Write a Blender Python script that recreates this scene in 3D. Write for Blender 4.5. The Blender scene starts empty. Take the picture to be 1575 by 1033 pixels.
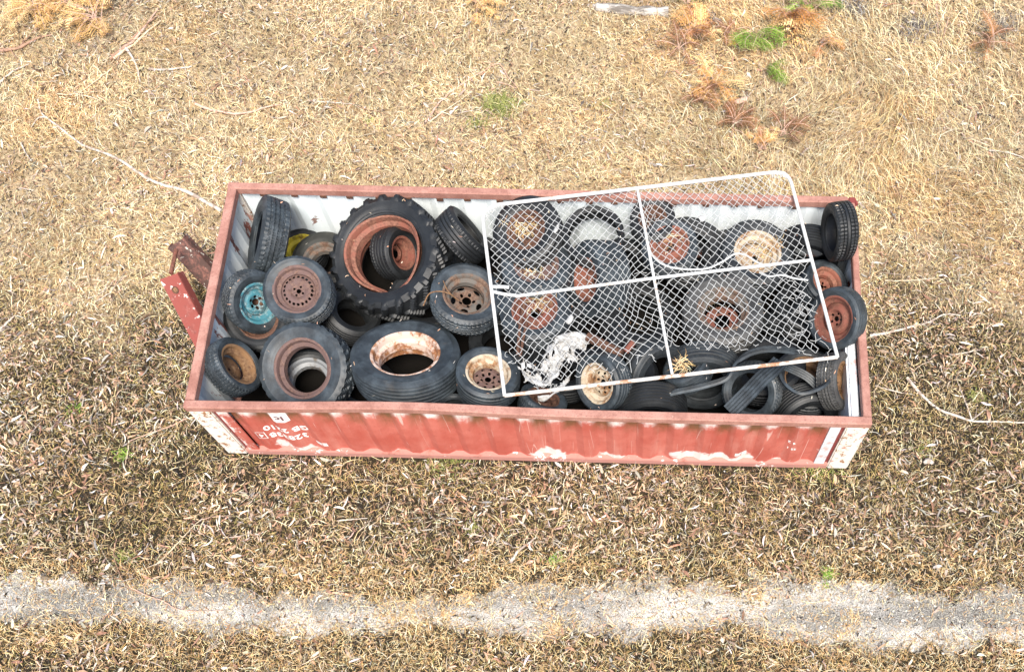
import bpy, bmesh, math, random
import numpy as np
from mathutils import Vector, Matrix

# ------------------------------------------------------------------ camera, world, sun
S = bpy.context.scene
COL = S.collection
PW, PH = 1575.0, 1033.0
CAM = np.array([0.9553003, -4.9166708, 7.7619970])
TILT, ROLL, YAW, FPX, PPX, PPY = 0.308103, 0.026987, -0.003073, 1339.84, 176.7605, 380.0292
H = 0.915            # height of the open container
L, W = 6.06, 2.44


def cam_rot():
    a, b, c = TILT, ROLL, YAW
    rx = np.array([[1, 0, 0], [0, math.cos(a), -math.sin(a)], [0, math.sin(a), math.cos(a)]])
    rz = np.array([[math.cos(b), -math.sin(b), 0], [math.sin(b), math.cos(b), 0], [0, 0, 1]])
    ry = np.array([[math.cos(c), 0, math.sin(c)], [0, 1, 0], [-math.sin(c), 0, math.cos(c)]])
    return rz @ rx @ ry


CR = cam_rot()
cd = bpy.data.cameras.new('camera')
cam = bpy.data.objects.new('camera', cd)
COL.objects.link(cam)
m4 = Matrix.Identity(4)
for i in range(3):
    for j in range(3):
        m4[i][j] = CR[i, j]
    m4[i][3] = CAM[i]
cam.matrix_world = m4
cd.sensor_fit = 'HORIZONTAL'
cd.sensor_width = 36.0
cd.lens = FPX / PW * 36.0
cd.shift_x = -PPX / PW
cd.shift_y = PPY / PW
cd.clip_start, cd.clip_end = 0.1, 2000
S.camera = cam

SUN_EL, SUN_AZ = math.radians(60), math.radians(170)     # azimuth clockwise from +y
w = bpy.data.worlds.new('World')
S.world = w
w.use_nodes = True
nt = w.node_tree
bg = nt.nodes['Background']
sky = nt.nodes.new('ShaderNodeTexSky')
sky.sky_type = 'NISHITA'
sky.sun_disc = False
sky.sun_elevation = SUN_EL
sky.sun_rotation = SUN_AZ
sky.air_density, sky.dust_density, sky.ozone_density = 1.0, 3.0, 1.0
nt.links.new(sky.outputs[0], bg.inputs[0])
bg.inputs[1].default_value = 0.056
sd = bpy.data.lights.new('sun', 'SUN')
sd.energy = 1.5
sd.angle = math.radians(25)
sd.color = (1.0, 0.94, 0.85)
sun = bpy.data.objects.new('sun', sd)
COL.objects.link(sun)
dirv = Vector((math.sin(SUN_AZ) * math.cos(SUN_EL), math.cos(SUN_AZ) * math.cos(SUN_EL), math.sin(SUN_EL)))
sun.rotation_euler = dirv.to_track_quat('Z', 'Y').to_euler()
sun.location = dirv * 30
S.view_settings.view_transform = 'Standard'
S.view_settings.look = 'None'
S.view_settings.exposure = 2.05
S.view_settings.gamma = 1.0

# ------------------------------------------------------------------ helpers
rng = np.random.default_rng(7)
random.seed(7)


def ray(px, py):
    return CR @ np.array([(px - PW / 2 - PPX) / FPX, -(py - PH / 2 - PPY) / FPX, -1.0])


def at(px, py, z=0.0):
    """world point of height z seen at a pixel of the photograph"""
    d = ray(px, py)
    return CAM + d * ((z - CAM[2]) / d[2])


def proj_jac(P):
    v = CR.T @ (P - CAM)
    X, Y, D = v[0], v[1], -v[2]
    J = np.array([[FPX / D, 0, FPX * X / D ** 2], [0, FPX / D, FPX * Y / D ** 2]])  # image up positive
    return J @ CR.T


def solve_circle(px, py, a, b, ang, z):
    """circle in space whose picture is the ellipse (a, b); ang = image direction of its normal"""
    P = at(px, py, z)
    v = CAM - P
    v /= np.linalg.norm(v)
    r = CR[:, 0] - v * (CR[:, 0] @ v)
    r /= np.linalg.norm(r)
    u = np.cross(v, r)
    B = np.array([r, u])
    A = proj_jac(P) @ B.T
    t = math.radians(ang)
    mn = np.array([math.cos(t), math.sin(t)])
    mj = np.array([-mn[1], mn[0]])
    Q = b * b * np.outer(mn, mn) + a * a * np.outer(mj, mj)
    Ai = np.linalg.inv(A)
    ev, vec = np.linalg.eigh(Ai @ Q @ Ai.T)
    R = math.sqrt(ev[1])
    s = math.sqrt(max(0.0, 1 - ev[0] / ev[1]))
    m = vec[:, 0] * s
    if (A @ m) @ mn < 0:
        m = -m
    n = B.T @ m + v * math.sqrt(max(0.0, 1 - s * s))
    return P, n / np.linalg.norm(n), R


def tag(o, label=None, cat=None, group=None, kind=None):
    if label: o['label'] = label
    if cat: o['category'] = cat
    if group: o['group'] = group
    if kind: o['kind'] = kind
    return o


def empty(name, loc=(0, 0, 0), rot=None):
    o = bpy.data.objects.new(name, None)
    o.empty_display_size = 0.1
    COL.objects.link(o)
    o.location = loc
    if rot is not None:
        o.rotation_mode = 'QUATERNION'
        o.rotation_quaternion = rot
    return o


def link_mesh(name, me, parent=None):
    o = bpy.data.objects.new(name, me)
    COL.objects.link(o)
    if parent: o.parent = parent
    return o


def np_mesh(name, verts, faces_list, mats, smooth=True, sharp=None, col=None, midx=None, parent=None):
    """faces_list: list of int arrays (n,k)"""
    me = bpy.data.meshes.new(name)
    verts = np.asarray(verts, dtype=np.float32)
    me.vertices.add(len(verts))
    me.vertices.foreach_set('co', verts.ravel())
    fl = [np.asarray(f, dtype=np.int32) for f in faces_list if len(f)]
    tot = np.concatenate([np.full(len(f), f.shape[1], dtype=np.int32) for f in fl])
    idx = np.concatenate([f.ravel() for f in fl])
    start = np.concatenate([[0], np.cumsum(tot)[:-1]]).astype(np.int32)
    me.loops.add(len(idx))
    me.loops.foreach_set('vertex_index', idx)
    me.polygons.add(len(tot))
    me.polygons.foreach_set('loop_start', start)
    me.polygons.foreach_set('loop_total', tot)
    if midx is not None:
        me.polygons.foreach_set('material_index', np.asarray(midx, dtype=np.int32))
    me.polygons.foreach_set('use_smooth', np.full(len(tot), smooth, dtype=bool))
    me.update(calc_edges=True)
    me.validate()
    if sharp is not None:
        me.set_sharp_from_angle(angle=math.radians(sharp))
    if col is not None:
        at_ = me.color_attributes.new('tint', 'FLOAT_COLOR', 'POINT')
        c4 = np.ones((len(verts), 4), dtype=np.float32)
        c4[:, :3] = col
        at_.data.foreach_set('color', c4.ravel())
    for m in (mats if isinstance(mats, (list, tuple)) else [mats]):
        me.materials.append(m)
    return link_mesh(name, me, parent)


class MB:
    """collects shapes into one mesh"""
    def __init__(s): s.v, s.f, s.n = [], {}, 0

    def add(s, v, faces, mi=0):
        v = np.asarray(v, float)
        for f in faces:
            f = np.asarray(f)
            s.f.setdefault(f.shape[-1], []).append((f + s.n, mi))
        s.v.append(v)
        s.n += len(v)

    def box(s, lo, hi, mi=0, bev=0.0, mat=None):
        lo, hi = np.array(lo, float), np.array(hi, float)
        if bev > 0:
            bm = bmesh.new()
            bmesh.ops.create_cube(bm, size=1)
            for v in bm.verts:
                v.co = Vector([(lo[i] + hi[i]) / 2 + v.co[i] * (hi[i] - lo[i]) for i in range(3)])
            bmesh.ops.bevel(bm, geom=bm.edges[:], offset=bev, segments=2, affect='EDGES', clamp_overlap=True)
            bm.verts.index_update()
            vv = np.array([v.co[:] for v in bm.verts])
            fs = {}
            for f in bm.faces:
                fs.setdefault(len(f.verts), []).append([v.index for v in f.verts])
            bm.free()
            if mat is not None: vv = vv @ mat[:3, :3].T + mat[:3, 3]
            s.add(vv, [np.array(x) for x in fs.values()], mi)
            return
        vv = np.array([[x, y, z] for x in (lo[0], hi[0]) for y in (lo[1], hi[1]) for z in (lo[2], hi[2])])
        if mat is not None: vv = vv @ mat[:3, :3].T + mat[:3, 3]
        s.add(vv, [np.array([[0, 1, 3, 2], [4, 6, 7, 5], [0, 4, 5, 1], [2, 3, 7, 6], [0, 2, 6, 4], [1, 5, 7, 3]])], mi)

    def tube(s, pts, rad, n=8, mi=0, cap=True, flat=None):
        pts = np.asarray(pts, float)
        k = len(pts)
        rad = np.broadcast_to(np.asarray(rad, float), (k,))
        tan = np.gradient(pts, axis=0)
        tan /= np.linalg.norm(tan, axis=1)[:, None] + 1e-12
        ref = np.array([0, 0, 1.0]) if abs(tan[0][2]) < .9 else np.array([1.0, 0, 0])
        out = []
        for i in range(k):
            a = np.cross(tan[i], ref); a /= np.linalg.norm(a) + 1e-12
            b = np.cross(a, tan[i])
            ref = b
            th = np.arange(n) * 2 * math.pi / n
            sb = 1.0 if flat is None else flat
            out.append(pts[i] + rad[i] * (np.cos(th)[:, None] * a + sb * np.sin(th)[:, None] * b))
        v = np.concatenate(out)
        i, j = np.meshgrid(np.arange(k - 1), np.arange(n), indexing='ij')
        i, j = i.ravel(), j.ravel()
        j2 = (j + 1) % n
        f = [np.stack([i * n + j, i * n + j2, (i + 1) * n + j2, (i + 1) * n + j], 1)]
        if cap:
            f.append(np.array([list(range(n))[::-1]])); f.append(np.array([[(k - 1) * n + q for q in range(n)]]))
        s.add(v, f, mi)

    def grid(s, pts, mi=0, closed=False):
        """pts (m,n,3)"""
        m, n = pts.shape[:2]
        i, j = np.meshgrid(np.arange(m - 1), np.arange(n if closed else n - 1), indexing='ij')
        i, j = i.ravel(), j.ravel()
        j2 = (j + 1) % n
        s.add(pts.reshape(-1, 3), [np.stack([i * n + j, i * n + j2, (i + 1) * n + j2, (i + 1) * n + j], 1)], mi)

    def build(s, name, mats, parent=None, smooth=True, sharp=35):
        fl, mi = [], []
        for k, lst in s.f.items():
            for f, m in lst:
                f = f.reshape(-1, k)
                fl.append(f); mi.append(np.full(len(f), m))
        return np_mesh(name, np.concatenate(s.v), fl, mats, smooth, sharp, midx=np.concatenate(mi), parent=parent)


# value noise in numpy
_T = rng.random((256, 256))


def vnoise(x, y, sc=1.0, seed=0):
    x = np.asarray(x) * sc + seed * 17.31
    y = np.asarray(y) * sc + seed * 9.77
    xi, yi = np.floor(x).astype(int), np.floor(y).astype(int)
    fx, fy = x - xi, y - yi
    fx, fy = fx * fx * (3 - 2 * fx), fy * fy * (3 - 2 * fy)
    g = lambda a, b: _T[a % 256, b % 256]
    return (g(xi, yi) * (1 - fx) + g(xi + 1, yi) * fx) * (1 - fy) + (g(xi, yi + 1) * (1 - fx) + g(xi + 1, yi + 1) * fx) * fy


def fbm(x, y, sc=1.0, seed=0, o=4):
    t, a, s_ = 0, 0.5, 0
    for k in range(o):
        t = t + a * vnoise(x, y, sc * 2 ** k, seed + k)
        s_ += a
        a *= .5
    return t / s_


def sstep(a, b, x):
    t = np.clip((x - a) / (b - a), 0, 1)
    return t * t * (3 - 2 * t)


# ------------------------------------------------------------------ materials
class NT:
    def __init__(s, name, rough=0.8, spec=0.3):
        s.m = bpy.data.materials.new(name)
        s.m.use_nodes = True
        s.t = s.m.node_tree
        s.b = s.t.nodes['Principled BSDF']
        s.b.inputs['Roughness'].default_value = rough
        s.b.inputs['Specular IOR Level'].default_value = spec
        s._c = None

    def n(s, typ, **kw):
        x = s.t.nodes.new(typ)
        for k, v in kw.items(): setattr(x, k, v)
        return x

    def l(s, a, b): s.t.links.new(a, b)

    def coords(s, rand=True):
        if s._c is None:
            tc = s.n('ShaderNodeTexCoord')
            if rand:
                oi = s.n('ShaderNodeObjectInfo')
                mu = s.n('ShaderNodeMath', operation='MULTIPLY')
                mu.inputs[1].default_value = 37.0
                s.l(oi.outputs['Random'], mu.inputs[0])
                ad = s.n('ShaderNodeVectorMath', operation='ADD')
                s.l(tc.outputs['Object'], ad.inputs[0]); s.l(mu.outputs[0], ad.inputs[1])
                s._c = ad.outputs[0]
            else:
                s._c = tc.outputs['Object']
        return s._c

    def noise(s, sc, det=5, rough=.6, dist=0, stretch=None, rand=True):
        x = s.n('ShaderNodeTexNoise')
        x.inputs['Scale'].default_value = sc
        x.inputs['Detail'].default_value = det
        x.inputs['Roughness'].default_value = rough
        x.inputs['Distortion'].default_value = dist
        c = s.coords(rand)
        if stretch:
            mp = s.n('ShaderNodeMapping')
            mp.inputs['Scale'].default_value = stretch
            s.l(c, mp.inputs[0]); c = mp.outputs[0]
        s.l(c, x.inputs['Vector'])
        return x.outputs['Fac']

    def ramp(s, fac, lo, hi, a=0.0, b=1.0):
        x = s.n('ShaderNodeMapRange')
        x.interpolation_type = 'SMOOTHSTEP'
        x.inputs[1].default_value, x.inputs[2].default_value = lo, hi
        x.inputs[3].default_value, x.inputs[4].default_value = a, b
        s.l(fac, x.inputs[0])
        return x.outputs[0]

    def math(s, op, a, b=None):
        x = s.n('ShaderNodeMath', operation=op)
        for i, q in enumerate((a, b)):
            if q is None: continue
            if isinstance(q, (int, float)): x.inputs[i].default_value = q
            else: s.l(q, x.inputs[i])
        return x.outputs[0]

    def mix(s, fac, a, b):
        x = s.n('ShaderNodeMix', data_type='RGBA')
        if isinstance(fac, (int, float)): x.inputs[0].default_value = fac
        else: s.l(fac, x.inputs[0])
        for i, q in ((6, a), (7, b)):
            if isinstance(q, tuple): x.inputs[i].default_value = (*q, 1)
            else: s.l(q, x.inputs[i])
        return x.outputs[2]

    def col(s, c):
        if isinstance(c, tuple): s.b.inputs['Base Color'].default_value = (*c, 1)
        else: s.l(c, s.b.inputs['Base Color'])
        return s

    def bump(s, fac, strength=.3, dist=.01):
        x = s.n('ShaderNodeBump')
        x.inputs['Strength'].default_value = strength
        x.inputs['Distance'].default_value = dist
        s.l(fac, x.inputs['Height'])
        s.l(x.outputs[0], s.b.inputs['Normal'])
        return s

    def sep(s, rand=False):
        tc = s.n('ShaderNodeTexCoord')
        x = s.n('ShaderNodeSeparateXYZ')
        s.l(tc.outputs['Object'], x.inputs[0])
        return x.outputs


def rubber(name, base=.030, dust=.10, tint=(.92, 1.0, 1.07), amount=.5, brown=0.0):
    k = NT(name, .52, .5)
    n1 = k.noise(6, 6, .65)
    n2 = k.noise(45, 4, .7)
    d = tuple(dust * t for t in tint)
    c = k.mix(k.ramp(n1, .35, .75, 0, amount), tuple(base * t for t in tint), d)
    c = k.mix(k.ramp(n2, .55, .75, 0, .45), c, tuple(base * .55 * t for t in tint))
    n3 = k.noise(3.1, 7, .7)
    c = k.mix(k.ramp(n3, .6 - .2 * brown, .78, 0, .35 + brown * .6), c, (.085, .070, .052))
    n4 = k.noise(170, 2, .5)
    c = k.mix(k.ramp(n4, .72, .78, 0, .7), c, (.20, .18, .15))
    k.col(c)
    k.bump(n2, .35, .004)
    return k.m


RUB = [rubber('rubber_grey', .016, .078, (.84, 1.0, 1.12)), rubber('rubber_dark', .008, .032, (.88, 1.0, 1.1), amount=.5),
       rubber('rubber_blue_grey', .020, .098, (.78, 1.0, 1.17), .65), rubber('rubber_dusty', .03, .105, (1.0, 1.0, .97), .7, .3),
       rubber('rubber_mossy', .017, .05, (1.0, 1.05, .85), .6, .7)]


def metal(name, paint, rust=(.16, .055, .028), rust2=(.28, .12, .06), cover=.5, rough=.8, pale=None, pale_amt=.0, sc=9):
    k = NT(name, rough, .3)
    n1 = k.noise(sc, 7, .68)
    n2 = k.noise(sc * 4.5, 5, .7)
    r = k.mix(k.ramp(n2, .35, .65), rust, rust2)
    e = .72 - .45 * cover
    c = k.mix(k.ramp(n1, e - .07, e + .07), paint, r)
    if pale:
        n3 = k.noise(sc * 1.7, 6, .7, stretch=(1.0, 1.3, .8))
        c = k.mix(k.ramp(n3, .66 - .2 * pale_amt, .70 - .2 * pale_amt), c, pale)
    k.col(c)
    k.bump(n2, .4, .003)
    return k.m


RUST_RED = metal('rusty_red_oxide', (.18, .062, .043), (.10, .042, .03), (.21, .092, .06), .5)
RUST_BROWN = metal('rusty_brown_steel', (.095, .047, .032), (.06, .03, .022), (.15, .075, .045), .55)
RUST_PINK = metal('rusty_pink_brown_steel', (.125, .078, .070), (.08, .045, .038), (.18, .11, .085), .45)
RUST_ORANGE = metal('rusty_orange_red_rim', (.225, .082, .055), (.12, .05, .034), (.25, .115, .075), .52, rough=.7)
CREAM = metal('cream_painted_steel', (.46, .39, .29), (.20, .095, .045), (.30, .18, .09), .42)
PALE_RUST = metal('pale_pink_rusty_steel', (.55, .42, .35), (.19, .065, .025), (.32, .15, .065), .50, sc=7)
TEAL = metal('teal_painted_steel', (.05, .18, .22), (.04, .04, .036), (.26, .38, .40), .45, rough=.5)
GREY_STEEL = metal('dirty_grey_steel', (.115, .105, .092), (.09, .05, .035), (.17, .11, .075), .48)
YELLOW = metal('yellow_painted_rim', (.42, .34, .03), (.14, .09, .02), (.2, .14, .05), .3, rough=.5)
SILVER = metal('dull_silver_band', (.20, .21, .22), (.09, .08, .07), (.13, .11, .09), .35, rough=.45)
GOLD_RUST = metal('golden_brown_rust', (.19, .105, .05), (.10, .048, .026), (.24, .145, .075), .5)
WHITE_WIRE = NT('white_coated_wire', .55, .4).col((.50, .51, .50)).m


def attr_mat(name, rough=.9, spec=.1, trans=.0, var=0.25):
    k = NT(name, rough, spec)
    a = k.n('ShaderNodeVertexColor', layer_name='tint')
    n = k.noise(60, 3, .6, rand=False)
    hs = k.n('ShaderNodeHueSaturation')
    k.l(a.outputs[0], hs.inputs['Color'])
    k.l(k.ramp(n, .3, .7, 1 - var, 1 + var), hs.inputs['Value'])
    k.l(hs.outputs[0], k.b.inputs['Base Color'])
    return k.m


BLADE = attr_mat('dry_blade')
LEAF = attr_mat('litter_leaf', .75, .25)
STONE = attr_mat('gravel_stone', .9, .2)

# ------------------------------------------------------------------ ground
def yc(x): return -2.74 + .016 * x + .04 * np.sin(x * .9)
def hw(x): return .11 + .10 * sstep(-1, 4, x) + .025 * np.sin(x * 2.1 + 1)


def f_track(x, y):
    n = fbm(x, y, 1.6, 3) - .5
    n2 = fbm(x, y, 6.0, 5) - .5
    return sstep(.22, -.16, np.abs(y - yc(x)) - hw(x) + n * .26 + n2 * .34)


def f_dark(x, y):
    n = fbm(x, y, .7, 11) - .5
    n2 = fbm(x, y, 2.6, 12) - .5
    lim = .75 + .3 * sstep(3.0, 4.2, x) - .35 * sstep(-3.2, -4.2, x)
    return sstep(-.75, .75, lim - y + n * 2.4 + n2 * 1.2) * sstep(-5.6, -4.4, y)


def f_gold(x, y):
    d = np.abs(y - yc(x)) - hw(x)
    n = fbm(x, y, 3.0, 21)
    return sstep(.52, .08, np.abs(d - .14)) * (.35 + .65 * sstep(.32, .58, n)) * sstep(-.1, .05, -np.abs(y + 2.74) + .95)


def f_long(x, y):
    n = fbm(x, y, .8, 31) - .5
    return np.clip(sstep(.8, 2.6, x + n * 2) * sstep(1.3, 2.2, y + n), 0, 1)


def gh(x, y):
    base = (fbm(x, y, .6, 41) - .5) * .10 + (fbm(x, y, 3.0, 42, 3) - .5) * .045
    inside = sstep(.5, 0, np.maximum(np.abs(x) - 3.1, 0) + np.maximum(np.abs(y) - 1.3, 0))
    rut = f_track(x, y) * -.02
    return base * (1 - inside) - .012 * inside + rut


xs = np.concatenate([[-400, -150, -70, -35, -20, -14, -11], np.linspace(-9, 8, 420), [10, 13, 20, 35, 70, 150, 400]])
ys = np.concatenate([[-400, -150, -60, -25, -12, -8], np.linspace(-5.6, 7.6, 330), [10, 14, 22, 40, 80, 160, 400]])
GX, GY = np.meshgrid(xs, ys, indexing='ij')
GZ = gh(GX, GY)
nx, ny = GX.shape
ii, jj = np.meshgrid(np.arange(nx - 1), np.arange(ny - 1), indexing='ij')
gf = np.stack([ii * ny + jj, (ii + 1) * ny + jj, (ii + 1) * ny + jj + 1, ii * ny + jj + 1], -1).reshape(-1, 4)
gv = np.stack([GX, GY, GZ], -1).reshape(-1, 3)
zone = np.stack([f_dark(gv[:, 0], gv[:, 1]), f_track(gv[:, 0], gv[:, 1]), f_long(gv[:, 0], gv[:, 1])], 1)
k = NT('dry_ground', .95, .1)
za = k.n('ShaderNodeVertexColor', layer_name='tint')
zs = k.n('ShaderNodeSeparateColor')
k.l(za.outputs[0], zs.inputs[0])
n1 = k.noise(2.2, 8, .7, rand=False)
n2 = k.noise(28, 6, .75, rand=False)
n3 = k.noise(120, 3, .6, rand=False)
straw = k.mix(k.ramp(n1, .35, .65), (.34, .25, .14), (.46, .36, .23))
straw = k.mix(k.ramp(n2, .48, .66), straw, (.04, .027, .017))
dark = k.mix(k.ramp(n1, .35, .65), (.026, .020, .014), (.036, .030, .016))
dark = k.mix(k.ramp(n2, .54, .68), dark, (.015, .012, .010))
dark = k.mix(k.ramp(n3, .58, .68, 0, .7), dark, (.20, .15, .10))
c = k.mix(zs.outputs[0], straw, dark)
grit = k.mix(k.ramp(n3, .42, .58), (.13, .12, .105), (.56, .52, .46))
c = k.mix(k.ramp(k.math('ADD', zs.outputs[1], k.math('MULTIPLY', k.math('SUBTRACT', n2, .5), .9)), .15, .5), c, grit)
k.col(c)
k.bump(n2, .8, .03)
o = np_mesh('ground', gv, [gf], k.m, True, col=zone)
tag(o, kind='structure')

# gravel wheel track: a sheet of its own just above the soil, ragged edges
tx = np.linspace(-9, 8, 850)
ty = np.linspace(-3.6, -1.7, 95)
TX, TY = np.meshgrid(tx, ty, indexing='ij')
tk = f_track(TX, TY)
tz = gh(TX, TY) + .006
nx, ny = TX.shape
ii, jj = np.meshgrid(np.arange(nx - 1), np.arange(ny - 1), indexing='ij')
keep = (tk[:-1, :-1] + tk[1:, 1:] + tk[1:, :-1] + tk[:-1, 1:]).ravel() / 4 > .5 + .6 * (rng.random((nx - 1) * (ny - 1)) - .5)
tf = np.stack([ii * ny + jj, (ii + 1) * ny + jj, (ii + 1) * ny + jj + 1, ii * ny + jj + 1], -1).reshape(-1, 4)[keep]
k = NT('gravel', .95, .15)
g1 = k.noise(95, 4, .8, rand=False)
g2 = k.noise(3.5, 5, .6, rand=False)
g4 = k.noise(1.3, 4, .6, stretch=(.45, 2.2, 1), rand=False)
c = k.mix(k.ramp(g4, .36, .62), k.mix(k.ramp(g1, .42, .60), (.07, .066, .06), (.42, .40, .36)), k.mix(k.ramp(g1, .38, .58), (.16, .15, .135), (.76, .73, .67)))
c = k.mix(k.ramp(g2, .42, .62, 0, .5), c, (.20, .19, .165))
k.col(c).bump(g1, 1.0, .012)
o = np_mesh('gravel_track', np.stack([TX, TY, tz], -1).reshape(-1, 3), [tf], k.m, True)
tag(o, kind='structure')

# ---- scattered cover
X0, X1, Y0, Y1 = -7.9, 6.6, -4.7, 6.3


def scatter(n, dens):
    """n trial points thinned by dens(x,y) in 0..1; denser inside the view, kept off the container"""
    x = rng.uniform(X0, X1, n)
    y = rng.uniform(Y0, Y1, n)
    keep = rng.random(n) < dens(x, y)
    keep &= ~((np.abs(x) < L / 2 + .02) & (np.abs(y) < W / 2 + .02))
    return x[keep], y[keep]


def pick(pal, n, jit=.18):
    pal = np.array(pal)
    c = pal[rng.integers(0, len(pal), n)]
    c = c * (1 + jit * rng.standard_normal((n, 1))) * (1 + .04 * rng.standard_normal((n, 3)))
    return np.clip(c, .005, .9)


def blades(name, x, y, length, width, az, lean, cols, mat, kind='stuff', z0=None, curl=.6):
    """one tapered bent blade per point: lean = angle from vertical at the root"""
    n = len(x)
    z = gh(x, y) - .004 if z0 is None else z0
    root = np.stack([x, y, z], 1)
    dh = np.stack([np.cos(az), np.sin(az), np.zeros(n)], 1)
    side = np.stack([-np.sin(az), np.cos(az), np.zeros(n)], 1)
    roll = rng.uniform(-.9, .9, n)[:, None]
    side = side * np.cos(roll) + np.array([0, 0, 1]) * np.sin(roll)
    up = np.array([0, 0, 1.0])
    p = [root]
    ang = lean.copy()
    turn = rng.normal(0, .35, n)
    for q in range(3):
        dd = dh * np.cos(turn * q)[:, None] + np.stack([-np.sin(az), np.cos(az), np.zeros(n)], 1) * np.sin(turn * q)[:, None]
        p.append(p[-1] + (dd * np.sin(ang)[:, None] + up * np.cos(ang)[:, None]) * (length / 3)[:, None])
        ang = np.minimum(ang + curl * rng.uniform(.3, 1.3, n), 1.75)
    for q in range(1, 4):
        p[q][:, 2] = np.maximum(p[q][:, 2], gh(p[q][:, 0], p[q][:, 1]) + .002 + .002 * q) if z0 is None else p[q][:, 2]
    hw_ = (width / 2)[:, None] * side
    V = np.stack([p[0] - hw_ * .8, p[0] + hw_ * .8, p[1] - hw_, p[1] + hw_, p[2] - hw_ * .8, p[2] + hw_ * .8, p[3]], 1).reshape(-1, 3)
    b = np.arange(n)[:, None] * 7
    f4 = np.concatenate([b + np.array([[0, 1, 3, 2]]), b + np.array([[2, 3, 5, 4]])])
    f3 = b + np.array([[4, 5, 6]])
    o = np_mesh(name, V, [f4, f3], mat, True, col=np.repeat(cols, 7, 0))
    if kind: tag(o, kind=kind)
    return o


def leaves(name, x, y, length, width, cols, mat, lift=.012, kind='stuff', zb=None, bend=1.0):
    """curled lens-shaped dead leaves"""
    n = len(x)
    az = rng.uniform(0, 2 * math.pi, n)
    t = np.stack([np.cos(az), np.sin(az), rng.normal(0, .22, n)], 1)
    s = np.stack([-np.sin(az), np.cos(az), rng.normal(0, .5, n)], 1)
    s /= np.linalg.norm(s, axis=1)[:, None]
    z = (gh(x, y) if zb is None else zb) + lift * rng.uniform(.3, 2.2, n)
    c0 = np.stack([x, y, z], 1)
    cv = rng.normal(0, .20, n) * bend
    arch = rng.uniform(-.05, .22, n) * bend
    rows = []
    for u, wd in ((-.5, .12), (-.22, .85), (.05, 1.0), (.3, .75), (.5, .06)):
        c = c0 + t * (u * length)[:, None] + s * (cv * length * (u * u * 4 - .5) * .5)[:, None]
        c[:, 2] += arch * length * (.25 - u * u) * 2
        rows += [c - s * (width / 2 * wd)[:, None], c + s * (width / 2 * wd)[:, None]]
    V = np.stack(rows, 1).reshape(-1, 3)
    b = np.arange(n)[:, None] * 10
    f = np.concatenate([b + np.array([[2 * q, 2 * q + 1, 2 * q + 3, 2 * q + 2]]) for q in range(4)])
    o = np_mesh(name, V, [f], mat, True, col=np.repeat(cols, 10, 0))
    if kind: tag(o, kind=kind)
    return o


STRAW = [(.74, .60, .35), (.66, .50, .26), (.80, .70, .47), (.50, .34, .16), (.77, .63, .38), (.34, .21, .11), (.82, .73, .52), (.22, .13, .07), (.60, .44, .24)]
OLIVE = [(.24, .21, .065), (.30, .25, .09), (.18, .16, .055), (.36, .28, .11), (.13, .11, .055), (.42, .32, .15)]
GOLD = [(.74, .52, .26), (.68, .44, .20), (.78, .62, .36), (.60, .37, .16), (.80, .68, .46), (.40, .25, .11)]
LITTER = [(.58, .43, .32), (.48, .30, .19), (.66, .56, .45), (.38, .22, .14), (.60, .36, .24), (.70, .62, .54), (.30, .17, .11), (.52, .40, .28), (.46, .42, .38)]
DARKBIT = [(.020, .016, .012), (.045, .032, .022), (.075, .05, .034), (.03, .027, .025)]  # near-black tones that paint the shade of gaps between blades and leaves


def d_straw(x, y):
    p = .35 + .65 * sstep(.34, .6, fbm(x, y, 1.3, 51))
    return (1 - f_dark(x, y)) * p + .34 * f_dark(x, y) * (1 - f_track(x, y)) * (.4 + .8 * fbm(x, y, 2.2, 55))


x, y = scatter(620000, d_straw)
n = len(x)
fl = f_long(x, y)
az = rng.uniform(0, 2 * math.pi, n)
flow = 1.9 + 2.6 * (fbm(x, y, .7, 61) - .5) * 2
az = np.where(rng.random(n) < .25 + .45 * fl, flow + rng.normal(0, .6, n), az)
ln = rng.gamma(4.0, .022, n) * (1 + .7 * fl)
tone = (.40 + .75 * fbm(x, y, 1.1, 71) + .45 * fbm(x, y, 4.5, 75))[:, None]
cc = pick(STRAW, n, .22) * tone
oran = sstep(.56, .70, fbm(x, y, .9, 81))[:, None] * .45
cc = cc * (1 - oran) + cc * np.array([[1.02, .82, .62]]) * oran
blades('dry_grass', x, y, ln, rng.uniform(.002, .0055, n), az, rng.uniform(.5, 1.45, n), cc, BLADE)

x, y = scatter(430000, lambda x, y: (f_dark(x, y) * (.35 + .65 * sstep(.38, .62, fbm(x, y, 2.3, 91))) + .10) * (1 - .97 * f_track(x, y)))
n = len(x)
cc = pick(OLIVE, n, .3) * (.7 + .8 * fbm(x, y, 1.7, 92))[:, None]
u = rng.random(n)
gz = sstep(.45, .65, fbm(x, y, 1.6, 93))
cc = np.where((u < .28)[:, None], pick(DARKBIT, n, .3), cc)
cc = np.where((u > .72 - .2 * gz)[:, None], pick([(.40, .28, .14), (.50, .36, .17), (.44, .33, .12), (.58, .44, .25)], n, .25), cc)
kk = rng.random(n) > .75 * f_gold(x, y)
x, y, cc = x[kk], y[kk], cc[kk]
n = len(x)
blades('short_turf', x, y, rng.gamma(3.0, .016, n) + .012, rng.uniform(.002, .006, n), rng.uniform(0, 6.28, n), rng.uniform(.3, 1.5, n), cc, BLADE)

x, y = scatter(520000, lambda x, y: f_gold(x, y) * (1 - .40 * f_track(x, y)) + .26 * f_track(x, y) * sstep(.42, .60, fbm(x, y, 4, 95)) + .35 * sstep(-3.0, -3.4, y) * sstep(.42, .62, fbm(x, y, 2.1, 96)))
n = len(x)
blades('golden_fringe_grass', x, y, rng.gamma(4.0, .014, n) + .012, rng.uniform(.0022, .005, n), rng.uniform(0, 6.28, n), rng.uniform(.1, 1.4, n), pick(GOLD, n, .25), BLADE)

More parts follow.
